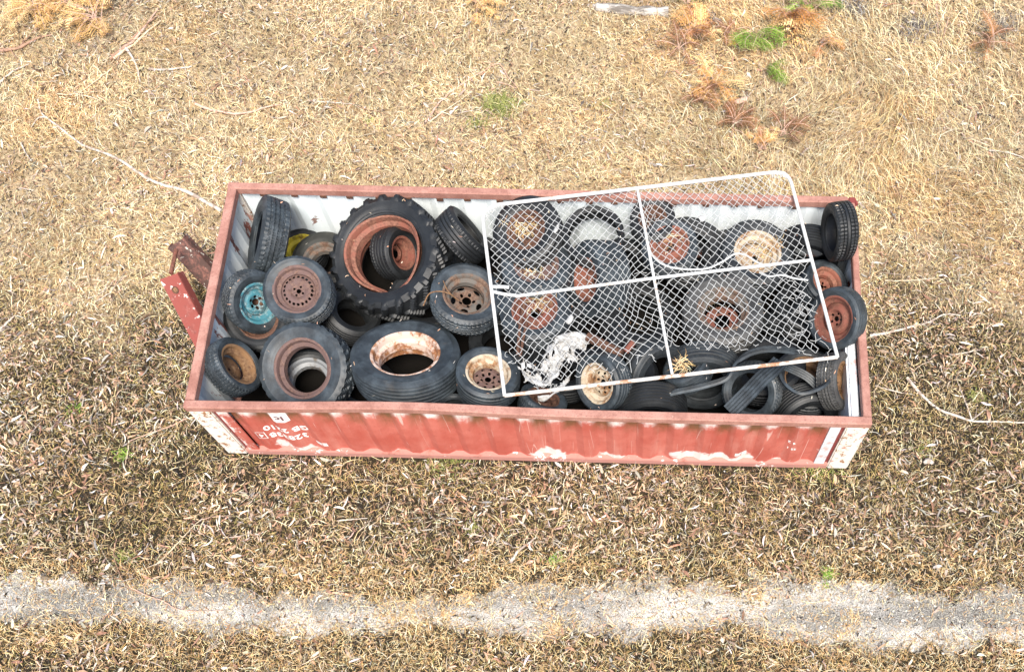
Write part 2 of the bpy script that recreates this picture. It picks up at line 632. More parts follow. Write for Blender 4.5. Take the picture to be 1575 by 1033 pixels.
x, y = scatter(125000, lambda x, y: (1 - .7 * f_gold(x, y)) * (.12 + .88 * sstep(.36, .58, fbm(x, y, 1.5, 101))) * (1 - .90 * f_track(x, y)) * (.62 + .38 * f_dark(x, y)) * (1 - .6 * f_long(x, y)))
n = len(x)
big = rng.random(n) < .10
ln = rng.gamma(2.5, .013, n) + .012
ln = np.where(big, rng.uniform(.07, .15, n), np.minimum(ln, .10))
cc = pick(LITTER, n, .32) * (.40 + .95 * fbm(x, y, 1.9, 103))[:, None] * np.where(rng.random(n) < .3, .55, 1.0)[:, None]
leaves('leaf_litter', x, y, ln, np.where(big, rng.uniform(.008, .022, n), rng.uniform(.003, .014, n)), cc, LEAF, .016)

x, y = scatter(105000, lambda x, y: (1 - .85 * f_gold(x, y)) * (.40 + .60 * f_dark(x, y)) * (1 - .9 * f_track(x, y)))
n = len(x)
leaves('leaf_bits_gap_shade', x, y, rng.uniform(.015, .06, n), rng.uniform(.004, .016, n), pick(DARKBIT + [(.18, .12, .08), (.24, .17, .11)], n, .3), LEAF, .012)  # brown leaf bits, plus near-black ones coloured as shade within the litter

x, y = scatter(7000, lambda x, y: (.35 + .65 * f_dark(x, y)) * (1 - .7 * f_track(x, y)) * sstep(.40, .62, fbm(x, y, 1.2, 107)))
n = len(x)
leaves('broad_leaves', x, y, rng.uniform(.05, .12, n), rng.uniform(.016, .034, n), pick(LITTER, n, .3) * .72, LEAF, .016, bend=.7)

x, y = scatter(7000, lambda x, y: (1 - .8 * f_track(x, y)) * sstep(.36, .6, fbm(x, y, 1.1, 109)))
n = len(x)
leaves('twig_litter', x, y, rng.uniform(.08, .26, n), rng.uniform(.003, .006, n), pick([(.20, .15, .11), (.34, .29, .25), (.46, .40, .34), (.12, .085, .06), (.56, .46, .36)], n, .25), LEAF, .026, bend=.6)

# loose stones on the track
x, y = scatter(260000, lambda x, y: .75 * f_track(x, y))
n = len(x)
oc = np.array([[1, 0, 0], [-1, 0, 0], [0, 1, 0], [0, -1, 0], [0, 0, 1], [0, 0, -1]], float)
of = np.array([[0, 2, 4], [2, 1, 4], [1, 3, 4], [3, 0, 4], [2, 0, 5], [1, 2, 5], [3, 1, 5], [0, 3, 5]])
r = rng.gamma(1.6, .0022, n) + .0016
V = (oc[None] + rng.normal(0, .25, (n, 6, 3))) * r[:, None, None] * np.array([1, 1, .7]) + np.stack([x, y, gh(x, y) + .008], 1)[:, None]
F = (np.arange(n)[:, None, None] * 6 + of[None]).reshape(-1, 3)
gc = pick([(.58, .54, .47), (.34, .31, .27), (.66, .62, .54), (.16, .15, .13), (.06, .055, .05), (.46, .41, .33), (.70, .67, .60)], n, .2)
o = np_mesh('track_stones', V.reshape(-1, 3), [F], STONE, False, col=np.repeat(gc, 6, 0))
tag(o, kind='stuff')

# ------------------------------------------------------------------ the cut-down container
PITCH, DEPTH = .2785, .036
PH0 = at(539, 640, .83)[0]


def corr(s, ph=0.0):
    """depth of the corrugated sheet (0 = outer flat, 1 = recess)"""
    t = ((s - ph) / PITCH + .5) % 1.0 - .5          # 0 at the middle of a recess
    return 1 - np.clip((np.abs(t) * PITCH - .035) / .068, 0, 1)


def breaks(a, b, ph):
    q = [a, b]
    for k in range(-40, 40):
        for d in (-.103, -.035, .035, .103):
            s = ph + k * PITCH + d
            if a + .004 < s < b - .004: q.append(s)
    return np.array(sorted(q))


k = NT('red_container_paint', .65, .35)
sp = k.sep()
nA = k.noise(5, 8, .75, stretch=(1, 1, .7), rand=False)
nB = k.noise(1.9, 6, .7, rand=False)
nC = k.noise(22, 5, .7, rand=False)
red = k.mix(k.ramp(nB, .35, .65), (.39, .085, .060), (.47, .14, .105))
red = k.mix(k.ramp(nC, .55, .72, 0, .4), red, (.25, .055, .042))
# bare whitish primer under the top rail and torn patches along the foot
top = k.math('ADD', k.math('MULTIPLY', k.math('SUBTRACT', sp[2], H - .175), 6.0), k.math('MULTIPLY', k.math('SUBTRACT', nA, .5), 2.6))
low = k.math('ADD', k.math('MULTIPLY', k.math('SUBTRACT', .17, sp[2]), 5.0), k.math('MULTIPLY', k.math('SUBTRACT', k.noise(1.7, 6, .55, rand=False), .56), 9.0))
endx = k.math('ADD', k.math('MULTIPLY', k.math('SUBTRACT', k.math('ABSOLUTE', sp[0]), 2.72), 4.0), k.math('MULTIPLY', k.math('SUBTRACT', nA, .5), 3.0))
wm = k.math('MAXIMUM', k.ramp(top, -.2, .6), k.ramp(low, -.12, .22, 0, .97))
wm = k.math('MAXIMUM', wm, k.ramp(endx, .0, .3))
c = k.mix(wm, red, (.70, .63, .59))
# scratches
for sx, ph_ in ((.33, 0.0), (-.5, 3.3), (.9, 7.1)):
    mp = k.n('ShaderNodeMapping')
    mp.inputs['Rotation'].default_value = (0, sx, 0)
    mp.inputs['Location'].default_value = (ph_, ph_, ph_)
    mp.inputs['Scale'].default_value = (2.4, 1, .22)
    tcs = k.n('ShaderNodeTexCoord')
    k.l(tcs.outputs['Object'], mp.inputs[0])
    nz_ = k.n('ShaderNodeTexNoise')
    nz_.inputs['Scale'].default_value = 1.5
    nz_.inputs['Detail'].default_value = 1.0
    k.l(mp.outputs[0], nz_.inputs['Vector'])
    scr = k.ramp(k.math('ABSOLUTE', k.math('SUBTRACT', nz_.outputs['Fac'], .5)), .001, .0035, 1, 0)
    scr = k.math('MULTIPLY', scr, k.ramp(k.noise(2.3 + sx, 2, .5, rand=False), .52, .58))
    c = k.mix(k.math('MULTIPLY', scr, .6), c, (.66, .50, .44))
chalk = k.noise(3.2, 5, .65, stretch=(2.2, 1, .35), rand=False)
c = k.mix(k.ramp(chalk, .50, .75, 0, .38), c, (.56, .30, .24))
# rust runs in the recesses below the rail
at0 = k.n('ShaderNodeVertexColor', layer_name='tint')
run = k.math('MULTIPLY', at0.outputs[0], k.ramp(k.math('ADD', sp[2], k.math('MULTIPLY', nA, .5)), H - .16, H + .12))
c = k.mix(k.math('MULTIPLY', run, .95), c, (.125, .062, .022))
k.col(c)
k.bump(nC, .15, .003)
RED_WALL = k.m

k = NT('white_inner_lining', .7, .3)
nA = k.noise(3.2, 8, .72, dist=.4, rand=False)
nB = k.noise(14, 6, .7, rand=False)
c = k.mix(k.ramp(k.noise(1.2, 5, .6, rand=False), .3, .7), (.82, .87, .88), (.70, .77, .79))
c = k.mix(k.ramp(nA, .64, .67, 0, .9), c, (.20, .09, .06))
c = k.mix(k.ramp(nB, .69, .73, 0, .8), c, (.16, .09, .07))
k.col(c).bump(nB, .1, .003)
WHITE_IN = k.m

k = NT('white_end_lining', .7, .3)
sp = k.sep()
nA = k.noise(3.4, 7, .7, stretch=(1, 1, .35), rand=False)
nB = k.noise(14, 6, .7, rand=False)
c = k.mix(k.ramp(k.noise(1.2, 5, .6, rand=False), .3, .7), (.78, .82, .83), (.64, .71, .73))
c = k.mix(k.ramp(nA, .575, .595, 0, .95), c, (.25, .075, .05))
c = k.mix(k.ramp(nB, .66, .70, 0, .8), c, (.12, .07, .06))
k.col(c).bump(nB, .1, .003)
WHITE_END = k.m

k = NT('pinkish_rail_paint', .75, .25)
nA = k.noise(4, 8, .72, rand=False)
nB = k.noise(60, 4, .7, rand=False)
c = k.mix(k.ramp(nA, .35, .65), (.28, .13, .10), (.42, .225, .18))
c = k.mix(k.ramp(nB, .5, .7, 0, .6), c, (.15, .07, .055))
c = k.mix(k.ramp(k.noise(2.3, 5, .7, dist=.5, rand=False), .66, .72, 0, .7), c, (.72, .56, .48))
k.col(c).bump(nB, .2, .002)
RAIL = k.m

k = NT('flaking_white_post_paint', .75, .25)
nA = k.noise(17, 7, .75, stretch=(1, 1, .8), rand=False)
nB = k.noise(5, 6, .7, rand=False)
c = k.mix(k.ramp(nA, .555, .60), (.70, .65, .58), (.30, .15, .07))
c = k.mix(k.ramp(nB, .57, .63, 0, .85), c, (.45, .19, .13))
k.col(c).bump(nA, .2, .003)
POST = k.m
WHITE_STRIP = metal('scuffed_white_strip', (.58, .60, .62), (.45, .2, .15), (.55, .36, .32), .28, sc=6)
RED_GROOVE = metal('dark_red_groove', (.20, .045, .04), (.14, .04, .034), (.27, .09, .075), .3)

box = empty('shipping_container', (0, 0, 0))
tag(box, 'open-topped red shipping container with white lining, cut down and full of old tyres', 'container')


def dent(x):
    """the front rail is knocked slightly inwards left of its middle"""
    return .034 * np.exp(-((x + 1.05) / .95) ** 2)


def corrugated(name, a, b, ph, along, out, z0, z1, mo, mi, dentf=None, nz=6):
    """along: 0 wall runs in x, 1 in y; out: outward sign; outer flat at coordinate 'pos'"""
    pos = (W / 2 - .018) if along == 0 else (L / 2 - .018)
    s = breaks(a, b, ph)
    d = corr(s, ph) * DEPTH
    zz = np.linspace(z0, z1, nz)
    V, F, MI, C = [], [], [], []
    off = 0
    for side, thick in ((0, 0.0), (1, .006)):
        P = np.zeros((len(s), nz, 3))
        for q, z in enumerate(zz):
            dd = out * (pos - d - thick)
            if dentf is not None: dd = dd + dentf(s) * ((z - z0) / (z1 - z0)) ** 2
            P[:, q, along] = s
            P[:, q, 1 - along] = dd
            P[:, q, 2] = z
        i, j = np.meshgrid(np.arange(len(s) - 1), np.arange(nz - 1), indexing='ij')
        i, j = i.ravel(), j.ravel()
        f = np.stack([i * nz + j, (i + 1) * nz + j, (i + 1) * nz + j + 1, i * nz + j + 1], 1) + off
        V.append(P.reshape(-1, 3)); F.append(f); MI.append(np.full(len(f), side))
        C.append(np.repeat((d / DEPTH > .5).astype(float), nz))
        off += len(s) * nz
    C = np.concatenate(C)
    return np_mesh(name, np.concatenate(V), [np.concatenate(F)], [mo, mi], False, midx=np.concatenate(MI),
                   col=np.stack([C, C, C], 1), parent=box)


XE = L / 2 - .33
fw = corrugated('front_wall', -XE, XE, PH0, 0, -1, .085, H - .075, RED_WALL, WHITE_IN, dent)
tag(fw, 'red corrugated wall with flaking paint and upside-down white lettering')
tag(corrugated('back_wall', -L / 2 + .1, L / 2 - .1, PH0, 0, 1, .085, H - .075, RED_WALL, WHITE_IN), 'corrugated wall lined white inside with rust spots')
for sgn in (-1, 1):
    corrugated('end_wall', -W / 2 + .1, W / 2 - .1, .05, 1, sgn, .085, H - .075, RED_WALL, WHITE_END)

# front corners: flaking white post, dark groove, flat white strip
for sgn in (-1, 1):
    m = MB()
    x0, x1 = sorted((sgn * (L / 2 - .205), sgn * L / 2))
    m.box((x0, -W / 2 + .002, 0), (x1, -W / 2 + .076, H - .082), bev=.012)
    m.build('corner_post', POST, box, sharp=40)
    m = MB()
    x0, x1 = sorted((sgn * (L / 2 - .245), sgn * (L / 2 - .206)))
    m.box((x0, -W / 2 + .03, .03), (x1, -W / 2 + .075, H - .082))
    m.build('post_groove', RED_GROOVE, box)
    m = MB()
    x0, x1 = sorted((sgn * (XE - .012), sgn * (L / 2 - .246)))
    m.box((x0, -W / 2 + .012, .086), (x1, -W / 2 + .024, H - .082))
    m.build('flat_wall_strip', WHITE_STRIP if sgn > 0 else RED_WALL, box)
    m = MB()
    x0, x1 = sorted((sgn * (L / 2 - .083), sgn * L / 2))
    m.box((x0, W / 2 - .074, 0), (x1, W / 2 - .004, H - .082), bev=.01)
    m.build('corner_post', POST, box, sharp=40)

# top rails
RT = .08


def rail(name, p0, p1, wid, inward, n=60, dentf=None, jig=.004):
    """square tube from p0 to p1 lying flush with the outer line, width towards 'inward'"""
    p0, p1, inward = np.array(p0, float), np.array(p1, float), np.array(inward, float)
    t = np.linspace(0, 1, n)[:, None]
    c = p0 + (p1 - p0) * t
    if dentf is not None: c[:, 1] += dentf(c[:, 0])
    wob = (vnoise(t[:, 0] * 9, t[:, 0] * 0, 1.0, int(abs(p0[0] * 7 + p0[1] * 3)) + 5) - .5) * jig
    c = c + inward * wob[:, None]
    b = .008
    prof = [(0, b), (0, RT - b), (b, RT), (wid - b, RT), (wid, RT - b), (wid, b), (wid - b, 0), (b, 0)]
    P = np.stack([c + inward * q[0] + np.array([0, 0, H - RT + q[1]]) + np.array([0, 0, 1]) * wob[:, None] * .6 for q in prof], 1)
    m = MB()
    m.grid(P, closed=True)
    m.add(P[0], [np.array([list(range(8))])]); m.add(P[-1], [np.array([list(range(8))[::-1]])])
    return m.build(name, RAIL, box, sharp=30)


rail('top_rail', (-L / 2, -W / 2, 0), (L / 2, -W / 2, 0), .078, (0, 1, 0), dentf=dent)
rail('top_rail', (-L / 2, W / 2, 0), (L / 2 - .09, W / 2, 0), .075, (0, -1, 0))
rail('top_rail', (-L / 2, -W / 2 + .079, 0), (-L / 2, W / 2 - .076, 0), .085, (1, 0, 0))
yb = at(1327, 470, H)[1]
rail('top_rail', (L / 2 + .004, -W / 2 + .079, 0), (L / 2, yb - .012, 0), .075, (-1, 0, 0), n=30)
rail('top_rail', (L / 2 - .02, yb + .014, 0), (L / 2 - .02, W / 2 - .02, 0), .06, (-1, 0, 0), n=30)
m = MB()
m.box((L / 2 - .088, W / 2 - .09, H - .075), (L / 2 - .01, W / 2 - .006, H + .004), bev=.012)
m.box((L / 2 - .03, W / 2 - .10, H - .03), (L / 2 + .002, W / 2 - .05, H + .010), bev=.008)
tag(m.build('corner_bracket', RED_GROOVE, box), 'torn dark red corner bracket')
# bolts and hanging tabs under the back rail
for q in range(19):
    x = -2.7 + q * .285 + random.uniform(-.03, .03)
    m = MB()
    m.box((x - .035, W / 2 - .085, H - RT - random.uniform(.012, .03)), (x + .03, W / 2 - .0755, H - RT + .012), bev=.003)
    m.build('rail_tab', RUST_BROWN, box)
# bottom rails, floor
m = MB()
m.box((-L / 2 + .206, -W / 2 - .0, 0.0), (L / 2 - .206, -W / 2 + .07, .086), bev=.006)
m.build('bottom_rail', metal('peeling_bottom_rail', (.42, .20, .165), (.24, .085, .065), (.38, .16, .11), .25, pale=(.80, .74, .70), pale_amt=.35, sc=4), box)
m = MB()
m.box((-L / 2 + .084, W / 2 - .07, 0), (L / 2 - .084, W / 2 - .002, .086), bev=.006)
m.build('bottom_rail', RAIL, box)
for sgn in (-1, 1):
    m = MB()
    x0, x1 = sorted((sgn * (L / 2 - .07), sgn * (L / 2 - .002)))
    m.box((x0, -W / 2 + .078, 0), (x1, W / 2 - .076, .086), bev=.006)
    m.build('bottom_rail', RAIL, box)
m = MB()
m.box((-L / 2 + .071, -W / 2 + .071, .02), (L / 2 - .071, W / 2 - .071, .06))
m.build('floor_plate', NT('floor_gap_shade_black', .95, .1).col((.007, .006, .005)).m, box)  # floor colour blackened to carry the shade between the tyres
# the white inner jamb along the right end
m = MB()
m.box((L / 2 - .17, -W / 2 + .10, .1), (L / 2 - .079, -W / 2 + 1.02, H - .085), bev=.02)
m.build('end_jamb', WHITE_STRIP, box)

# lettering, painted upside down as the container stands on its roof
LETTER = NT('white_lettering', .7, .3).col((.80, .77, .74)).m


def wall_y(x):
    return -(W / 2 - .018 - corr(x, PH0) * DEPTH)


def lay_on_wall(me, px, py, ang=180):
    """flat x/y mesh -> cut at the folds of the sheet and laid on the front wall"""
    y0 = -W / 2 + .03
    # the point of the wall seen at the pixel
    d = ray(px, py)
    P = CAM + d * ((y0 - CAM[1]) / d[1])
    bm = bmesh.new()
    bm.from_mesh(me)
    a = math.radians(ang)
    for v in bm.verts:
        x, y = v.co.x, v.co.y
        v.co = Vector((P[0] + x * math.cos(a) - y * math.sin(a), 0, P[2] + x * math.sin(a) + y * math.cos(a)))
    xs_ = [v.co.x for v in bm.verts]
    for s in breaks(min(xs_), max(xs_), PH0)[1:-1]:
        bmesh.ops.bisect_plane(bm, geom=bm.verts[:] + bm.edges[:] + bm.faces[:], plane_co=(s, 0, 0), plane_no=(1, 0, 0))
    for v in bm.verts:
        hgt = (v.co.z - .085) / (H - .16)
        v.co.y = float(wall_y(np.array(v.co.x)) + dent(v.co.x) * max(0, hgt) ** 2) - .004
    out = bpy.data.meshes.new('lettering')
    bm.to_mesh(out)
    bm.free()
    return out


def text_mesh(txt, size, bold=.0):
    cu = bpy.data.curves.new('txt', 'FONT')
    cu.body = txt
    cu.size = size
    cu.align_x, cu.align_y = 'CENTER', 'CENTER'
    cu.offset = bold
    cu.space_character = 1.12
    cu.resolution_u = 4
    ob = bpy.data.objects.new('txt', cu)
    COL.objects.link(ob)
    dg = bpy.context.evaluated_depsgraph_get()
    dg.update()
    me = bpy.data.meshes.new_from_object(ob.evaluated_get(dg))
    bpy.data.objects.remove(ob)
    bpy.data.curves.remove(cu)
    return me


def rects_mesh(rs):
    bm = bmesh.new()
    for x0, y0, x1, y1 in rs:
        bm.faces.new([bm.verts.new((a, b, 0)) for a, b in ((x0, y0), (x1, y0), (x1, y1), (x0, y1))])
    me = bpy.data.meshes.new('r')
    bm.to_mesh(me)
    bm.free()
    return me


def letter(me, px, py, ang=180, mat=None, name='lettering'):
    out = lay_on_wall(me, px, py, ang)
    out.materials.append(mat or LETTER)
    return link_mesh(name, out, box)


letter(text_mesh('GB 2210', .105, .004), 439.5, 660.0)
letter(text_mesh('328338', .108, .004), 444.5, 670.5)
letter(text_mesh('4', .08, .003), 402.5, 667.0)
letter(rects_mesh([(-.045, -.06, -.038, .06), (.038, -.06, .045, .06), (-.038, -.06, .038, -.053), (-.038, .053, .038, .06)]), 402.5, 667.0)
letter(rects_mesh([(-.075, -.085, .075, .085)]), 428.5, 641, name='code_plate')
dk = NT('dark_lettering', .7, .3).col((.16, .09, .10)).m
t = lay_on_wall(text_mesh('ic', .105, .004), 429, 641.5)
for v in t.vertices: v.co.y -= .004
t.materials.append(dk); link_mesh('lettering', t, box)
for px, py in ((495.5, 681), (1139, 697)):
    letter(rects_mesh([(-.055, -.028, .055, -.012), (-.055, -.006, -.01, .03), (.0, -.006, .055, .012), (.0, .018, .055, .03)]), px, py, name='small_stencil')
letter(text_mesh('4 2', .05, .002), 1218, 679.5, 180)
letter(text_mesh('22 1', .045, .002), 1217, 688, 180)

# ------------------------------------------------------------------ lifting channels at the left end
CHAN = metal('flaking_red_channel', (.24, .062, .05), (.14, .04, .034), (.31, .115, .095), .3, pale=(.74, .66, .62), pale_amt=.28, sc=7)
CHAN_DARK = metal('mouldy_rusty_channel', (.085, .05, .042), (.08, .045, .04), (.24, .11, .085), .5, pale=(.60, .58, .50), pale_amt=.30, sc=8)


def channel(name, top, bot, wid, dep, mat, hole, label):
    """folded steel channel: web towards the viewer, two flanges behind it"""
    top, bot = np.array(top), np.array(bot)
    ax = bot - top
    ln = np.linalg.norm(ax)
    ax /= ln
    toc = CAM - top
    nrm = toc - ax * (toc @ ax)
    nrm /= np.linalg.norm(nrm)
    nrm = nrm + np.array([-.55, -.25, 0])
    nrm -= ax * (nrm @ ax)
    nrm /= np.linalg.norm(nrm)
    sd_ = np.cross(ax, nrm)
    M = np.eye(4)
    M[:3, 0], M[:3, 1], M[:3, 2], M[:3, 3] = sd_, ax, nrm, top
    e = empty(name)
    tag(e, label, 'steel channel', 'red channels at the container end')
    m = MB()
    th = .012
    m.box((-wid / 2, 0, -th), (wid / 2, ln, 0), bev=.003, mat=M)
    m.build('web_plate', mat, e)
    for s_ in (-1, 1):
        m = MB()
        x0, x1 = sorted((s_ * (wid / 2 - th), s_ * wid / 2))
        m.box((x0, -.004, -dep), (x1, ln, -th - .001), bev=.003, mat=M)
        m.build('flange', mat, e)
    if hole:
        m = MB()
        th_ = np.linspace(0, 2 * math.pi, 25)[:-1]
        ringp = lambda r, z: np.stack([r * np.cos(th_), r * np.sin(th_) + .13, np.full(24, z)], 1) @ M[:3, :3].T + top
        m.grid(np.stack([ringp(.034, .001), ringp(.034, .007), ringp(.024, .007), ringp(.022, .002)]), closed=True)
        m.build('bolt_ring', RUST_BROWN, e)
        m = MB()
        m.add(ringp(.022, .003), [np.array([list(range(24))])])
        m.build('bolt_head', GOLD_RUST, e)
    return M


c1 = channel('steel_channel', at(270, 374, .72), at(372, 483, .05), .215, .11, CHAN_DARK, False, 'upper dark mouldy rusted channel leaning at the left end of the container')
c2 = channel('steel_channel', at(259, 425, .72), at(340, 580, .05), .205, .11, CHAN, True, 'lower bright red channel with flaked white patches and a bolt near its tip')
m = MB()
a_, b_ = at(271, 384, .745), at(263, 421, .735)
m.tube(np.linspace(a_, b_, 6), .019, 12)
tag(m.build('cross_rod', RUST_RED), 'rusty round rod joining the tips of the two channels', 'rod')

# ------------------------------------------------------------------ tyres and wheels
def lathe(prof, nseg, squash=None):
    """prof (k,2) radius,z -> grid (nseg,k,3)"""
    th = np.linspace(0, 2 * math.pi, nseg, endpoint=False)
    P = np.zeros((nseg, len(prof), 3))
    P[:, :, 0] = np.cos(th)[:, None] * prof[None, :, 0]
    P[:, :, 1] = np.sin(th)[:, None] * prof[None, :, 0]
    P[:, :, 2] = prof[None, :, 1]
    return P, th


def ring_faces(nseg, k, closed_prof=True):
    i, j = np.meshgrid(np.arange(nseg), np.arange(k if closed_prof else k - 1), indexing='ij')
    i, j = i.ravel(), j.ravel()
    i2, j2 = (i + 1) % nseg, (j + 1) % k
    return np.stack([i * k + j, i2 * k + j, i2 * k + j2, i * k + j2], 1)


def tyre_mesh(name, R, Wd, r, pat, mat, parent=None, nseg=192, oval=.008, bulge=1.0, gap=0.0):
    h = R - r
    NS = 31
    s = np.linspace(-1, 1, NS)
    tw = .40 if pat != 'round' else .33
    side = [(r - .004, .37), (r + .008, .40), (r + .05 * h, .425), (r + .12 * h, .43), (r + .16 * h, .45), (r + .22 * h, .452), (r + .26 * h, .465),
            (r + .45 * h, .50 * bulge), (r + .62 * h, .498 * bulge), (r + .66 * h, .507 * bulge), (r + .70 * h, .492 * bulge),
            (r + .80 * h, .475), (r + .88 * h, tw + .045), (r + .95 * h, tw + .022)]
    side = np.array(side)
    front = np.stack([side[:, 0], side[:, 1] * Wd], 1)
    crown = .02 if pat != 'round' else .07
    trd = np.stack([R - crown * h * 4 * (s ** 2) * .5, -s * tw * Wd], 1)
    back = front[::-1] * np.array([1, -1])
    tk = min(.016, .2 * h)
    inner = np.array([(r - .004, -.33 * Wd), (r + .15 * h, -.40 * Wd), (r + .5 * h, -.5 * Wd + tk), (r + .8 * h, -.42 * Wd), (R - .05 * h - tk, -.3 * Wd), (R - tk * 1.3, 0),
                      (R - .05 * h - tk, .3 * Wd), (r + .8 * h, .42 * Wd), (r + .5 * h, .5 * Wd - tk), (r + .15 * h, .40 * Wd), (r - .004, .33 * Wd)])
    prof = np.concatenate([front, trd, back, inner])
    P, th = lathe(prof, nseg)
    k0 = len(front)
    d = np.zeros((nseg, NS))
    TH = th[:, None]
    S_ = s[None, :]
    gd = min(.011, .08 * h + .003)
    fr = lambda v: v - np.floor(v)
    if pat in ('rib', 'block', 'zigzag'):
        for g in (-.62, -.2, .2, .62):
            w_ = .05
            off = .045 * np.sign(np.sin(TH * 46)) if pat == 'zigzag' else 0
            d = d + gd * (np.abs(S_ - g - off) < w_)
        if pat == 'block':
            d = d + gd * .8 * ((fr(TH / (2 * math.pi) * 48 + .25 * np.abs(S_)) < .27) & (np.abs(S_) > .30))
        else:
            d = d + gd * .6 * ((fr(TH / (2 * math.pi) * 48) < .26) & (np.abs(S_) > .72))
    elif pat == 'ribs':
        d = d + gd * 1.1 * (fr((S_ + 1) * 3.01) < .34)
    elif pat == 'mud':
        d = d + gd * 1.5 * (fr(TH / (2 * math.pi) * 32 + .5 * (S_ > 0) + .5 * np.abs(S_)) < .38) * (np.abs(S_) > .12)
    elif pat == 'lug':
        on = (fr(TH / (2 * math.pi) * 22 + .5 * (S_ > 0) - .55 * np.abs(S_)) < .36) & (np.abs(S_) > .02)
        d = d - .030 * on + .004
    d = np.minimum(d, .03)
    cs, sn = np.cos(th)[:, None], np.sin(th)[:, None]
    P[:, k0:k0 + NS, 0] -= cs * d
    P[:, k0:k0 + NS, 1] -= sn * d
    if pat == 'lug':                                  # lugs run down the shoulders too
        for q in range(4):
            for kk, sg in ((k0 - 1 - q, 1), (k0 + NS + q, -1)):
                on = fr(th / (2 * math.pi) * 22 + (.5 if sg < 0 else 0) - .55 - .03 * q) < .36
                P[:, kk, 0] += np.cos(th) * on * .026; P[:, kk, 1] += np.sin(th) * on * .026
                P[:, kk, 2] += sg * on * .012
    if pat in ('mud', 'block'):
        for kk in (k0 - 1, k0 - 2, k0 + NS, k0 + NS + 1):
            on = fr(th / (2 * math.pi) * (32 if pat == 'mud' else 48) + .5) < .4
            P[:, kk, 0] -= np.cos(th) * on * .007; P[:, kk, 1] -= np.sin(th) * on * .007
    ph = rng.uniform(0, 6.28)
    rr = 1 + oval * np.cos(2 * th + ph) + oval * .5 * np.cos(3 * th + ph * 2)
    P[:, :, 0] *= rr[:, None]; P[:, :, 1] *= rr[:, None]
    P[:, :, 2] += (R * oval * .8 * np.cos(2 * th + ph * 3))[:, None]
    o = np_mesh(name, P.reshape(-1, 3), [ring_faces(nseg, len(prof))[:, ::-1]], mat, True, 38, parent=parent)
    return o


def rim_mesh(r, Wd, mat, parent, bent=0.0, nseg=96):
    pr = np.array([(r + .016, .405), (r + .020, .425), (r + .014, .44), (r + .004, .432), (r - .006, .415), (r - .012, .36), (r - .016, .24),
                   (r - .05, .16), (r - .054, -.08), (r - .018, -.18), (r - .012, -.37), (r + .016, -.44)])
    pr = np.stack([pr[:, 0], pr[:, 1] * Wd], 1)
    P, th = lathe(pr, nseg)
    if bent:
        f = 1 + bent * .5 * np.cos(2 * th + .4) + bent * .25 * np.cos(3 * th + 1)
        P[:, :, 0] *= f[:, None]; P[:, :, 1] *= f[:, None]
        P[:, :, 2] += (bent * .4 * np.sin(2 * th + 1) - bent * 1.0 * np.exp(-((th - 4.9) / .35) ** 2))[:, None]
        P[:, :, :2] *= (1 - bent * 1.1 * np.exp(-((th - 4.9) / .28) ** 2))[:, None, None]
    return np_mesh('rim', P.reshape(-1, 3), [ring_faces(nseg, len(pr), False)[:, ::-1]], mat, True, 40, parent=parent)


def disc_mesh(r, Wd, zd, mat, parent, hub=.17, bolts=5, br=.30, bh=.011, vents=0, vr=.76, vh=.014, dish=.03, nseg=144, vlen=1.0):
    rho = np.linspace(hub, 1, 34)
    ctrl_r = np.array([hub, hub + .04, .36, .44, .58, .70, .84, .94, 1.0])
    ctrl_z = np.array([-.004, .0, .0, .012, dish, dish * .9, dish * .35, .0, -.012])
    re = r - .05
    z = np.interp(rho, ctrl_r, ctrl_z) + zd
    P, th = lathe(np.stack([rho * re, z], 1), nseg)
    f = ring_faces(nseg, len(rho), False)
    c = P.reshape(-1, 3)[f].mean(1)
    kill = np.zeros(len(f), bool)
    for nb, rb, hb, st, el in ((bolts, br, bh, .3, 1.0), (vents, vr, vh, .0, vlen)):
        for q in range(nb):
            a = 2 * math.pi * (q + st) / nb
            dx = c[:, 0] - math.cos(a) * rb * re
            dy = c[:, 1] - math.sin(a) * rb * re
            rad = dx * math.cos(a) + dy * math.sin(a)
            tan = -dx * math.sin(a) + dy * math.cos(a)
            kill |= (rad ** 2 + (tan / el) ** 2) < hb * hb
    return np_mesh('wheel_disc', P.reshape(-1, 3), [f[~kill][:, ::-1]], mat, True, 50, parent=parent)


HEAP = 'old tyres and wheels heaped in the container'


def wheel(px, py, a, b, ang, z, Wd, rf, pat, label, rub=0, rim=None, mat=None, zd=.2, nseg=192, oval=.008, bent=0.0, spin=None, sub=None, rimlabel=None, rs=1.0, **kw):
    P, n, R = solve_circle(px, py, a, b, ang, z)
    q = Vector(n).to_track_quat('Z', 'Y')
    sp_ = random.uniform(0, 6.28) if spin is None else spin
    q = q @ Vector((0, 0, 1)).rotation_difference(Vector((0, 0, 1)))
    from mathutils import Quaternion
    q = q @ Quaternion((0, 0, 1), sp_)
    c = P - n * Wd * .47
    r = R * rf
    if rim is None:
        o = tyre_mesh('tyre', R, Wd, r, pat, RUB[rub], None, nseg, oval)
        o.location = c
        o.rotation_mode = 'QUATERNION'
        o.rotation_quaternion = q
        tag(o, label, 'tyre', HEAP)
        return o, R, n, P
    e = empty('wheel', c, q)
    tag(e, label, 'wheel', HEAP)
    tyre_mesh('tyre', R, Wd, r, pat, RUB[rub], e, nseg, oval)
    rm = rim_mesh(r * rs, Wd, mat, e, bent)
    if rim == 'disc':
        disc_mesh(r * rs, Wd, zd * Wd, sub or mat, rm, **kw)
    return e, R, n, P

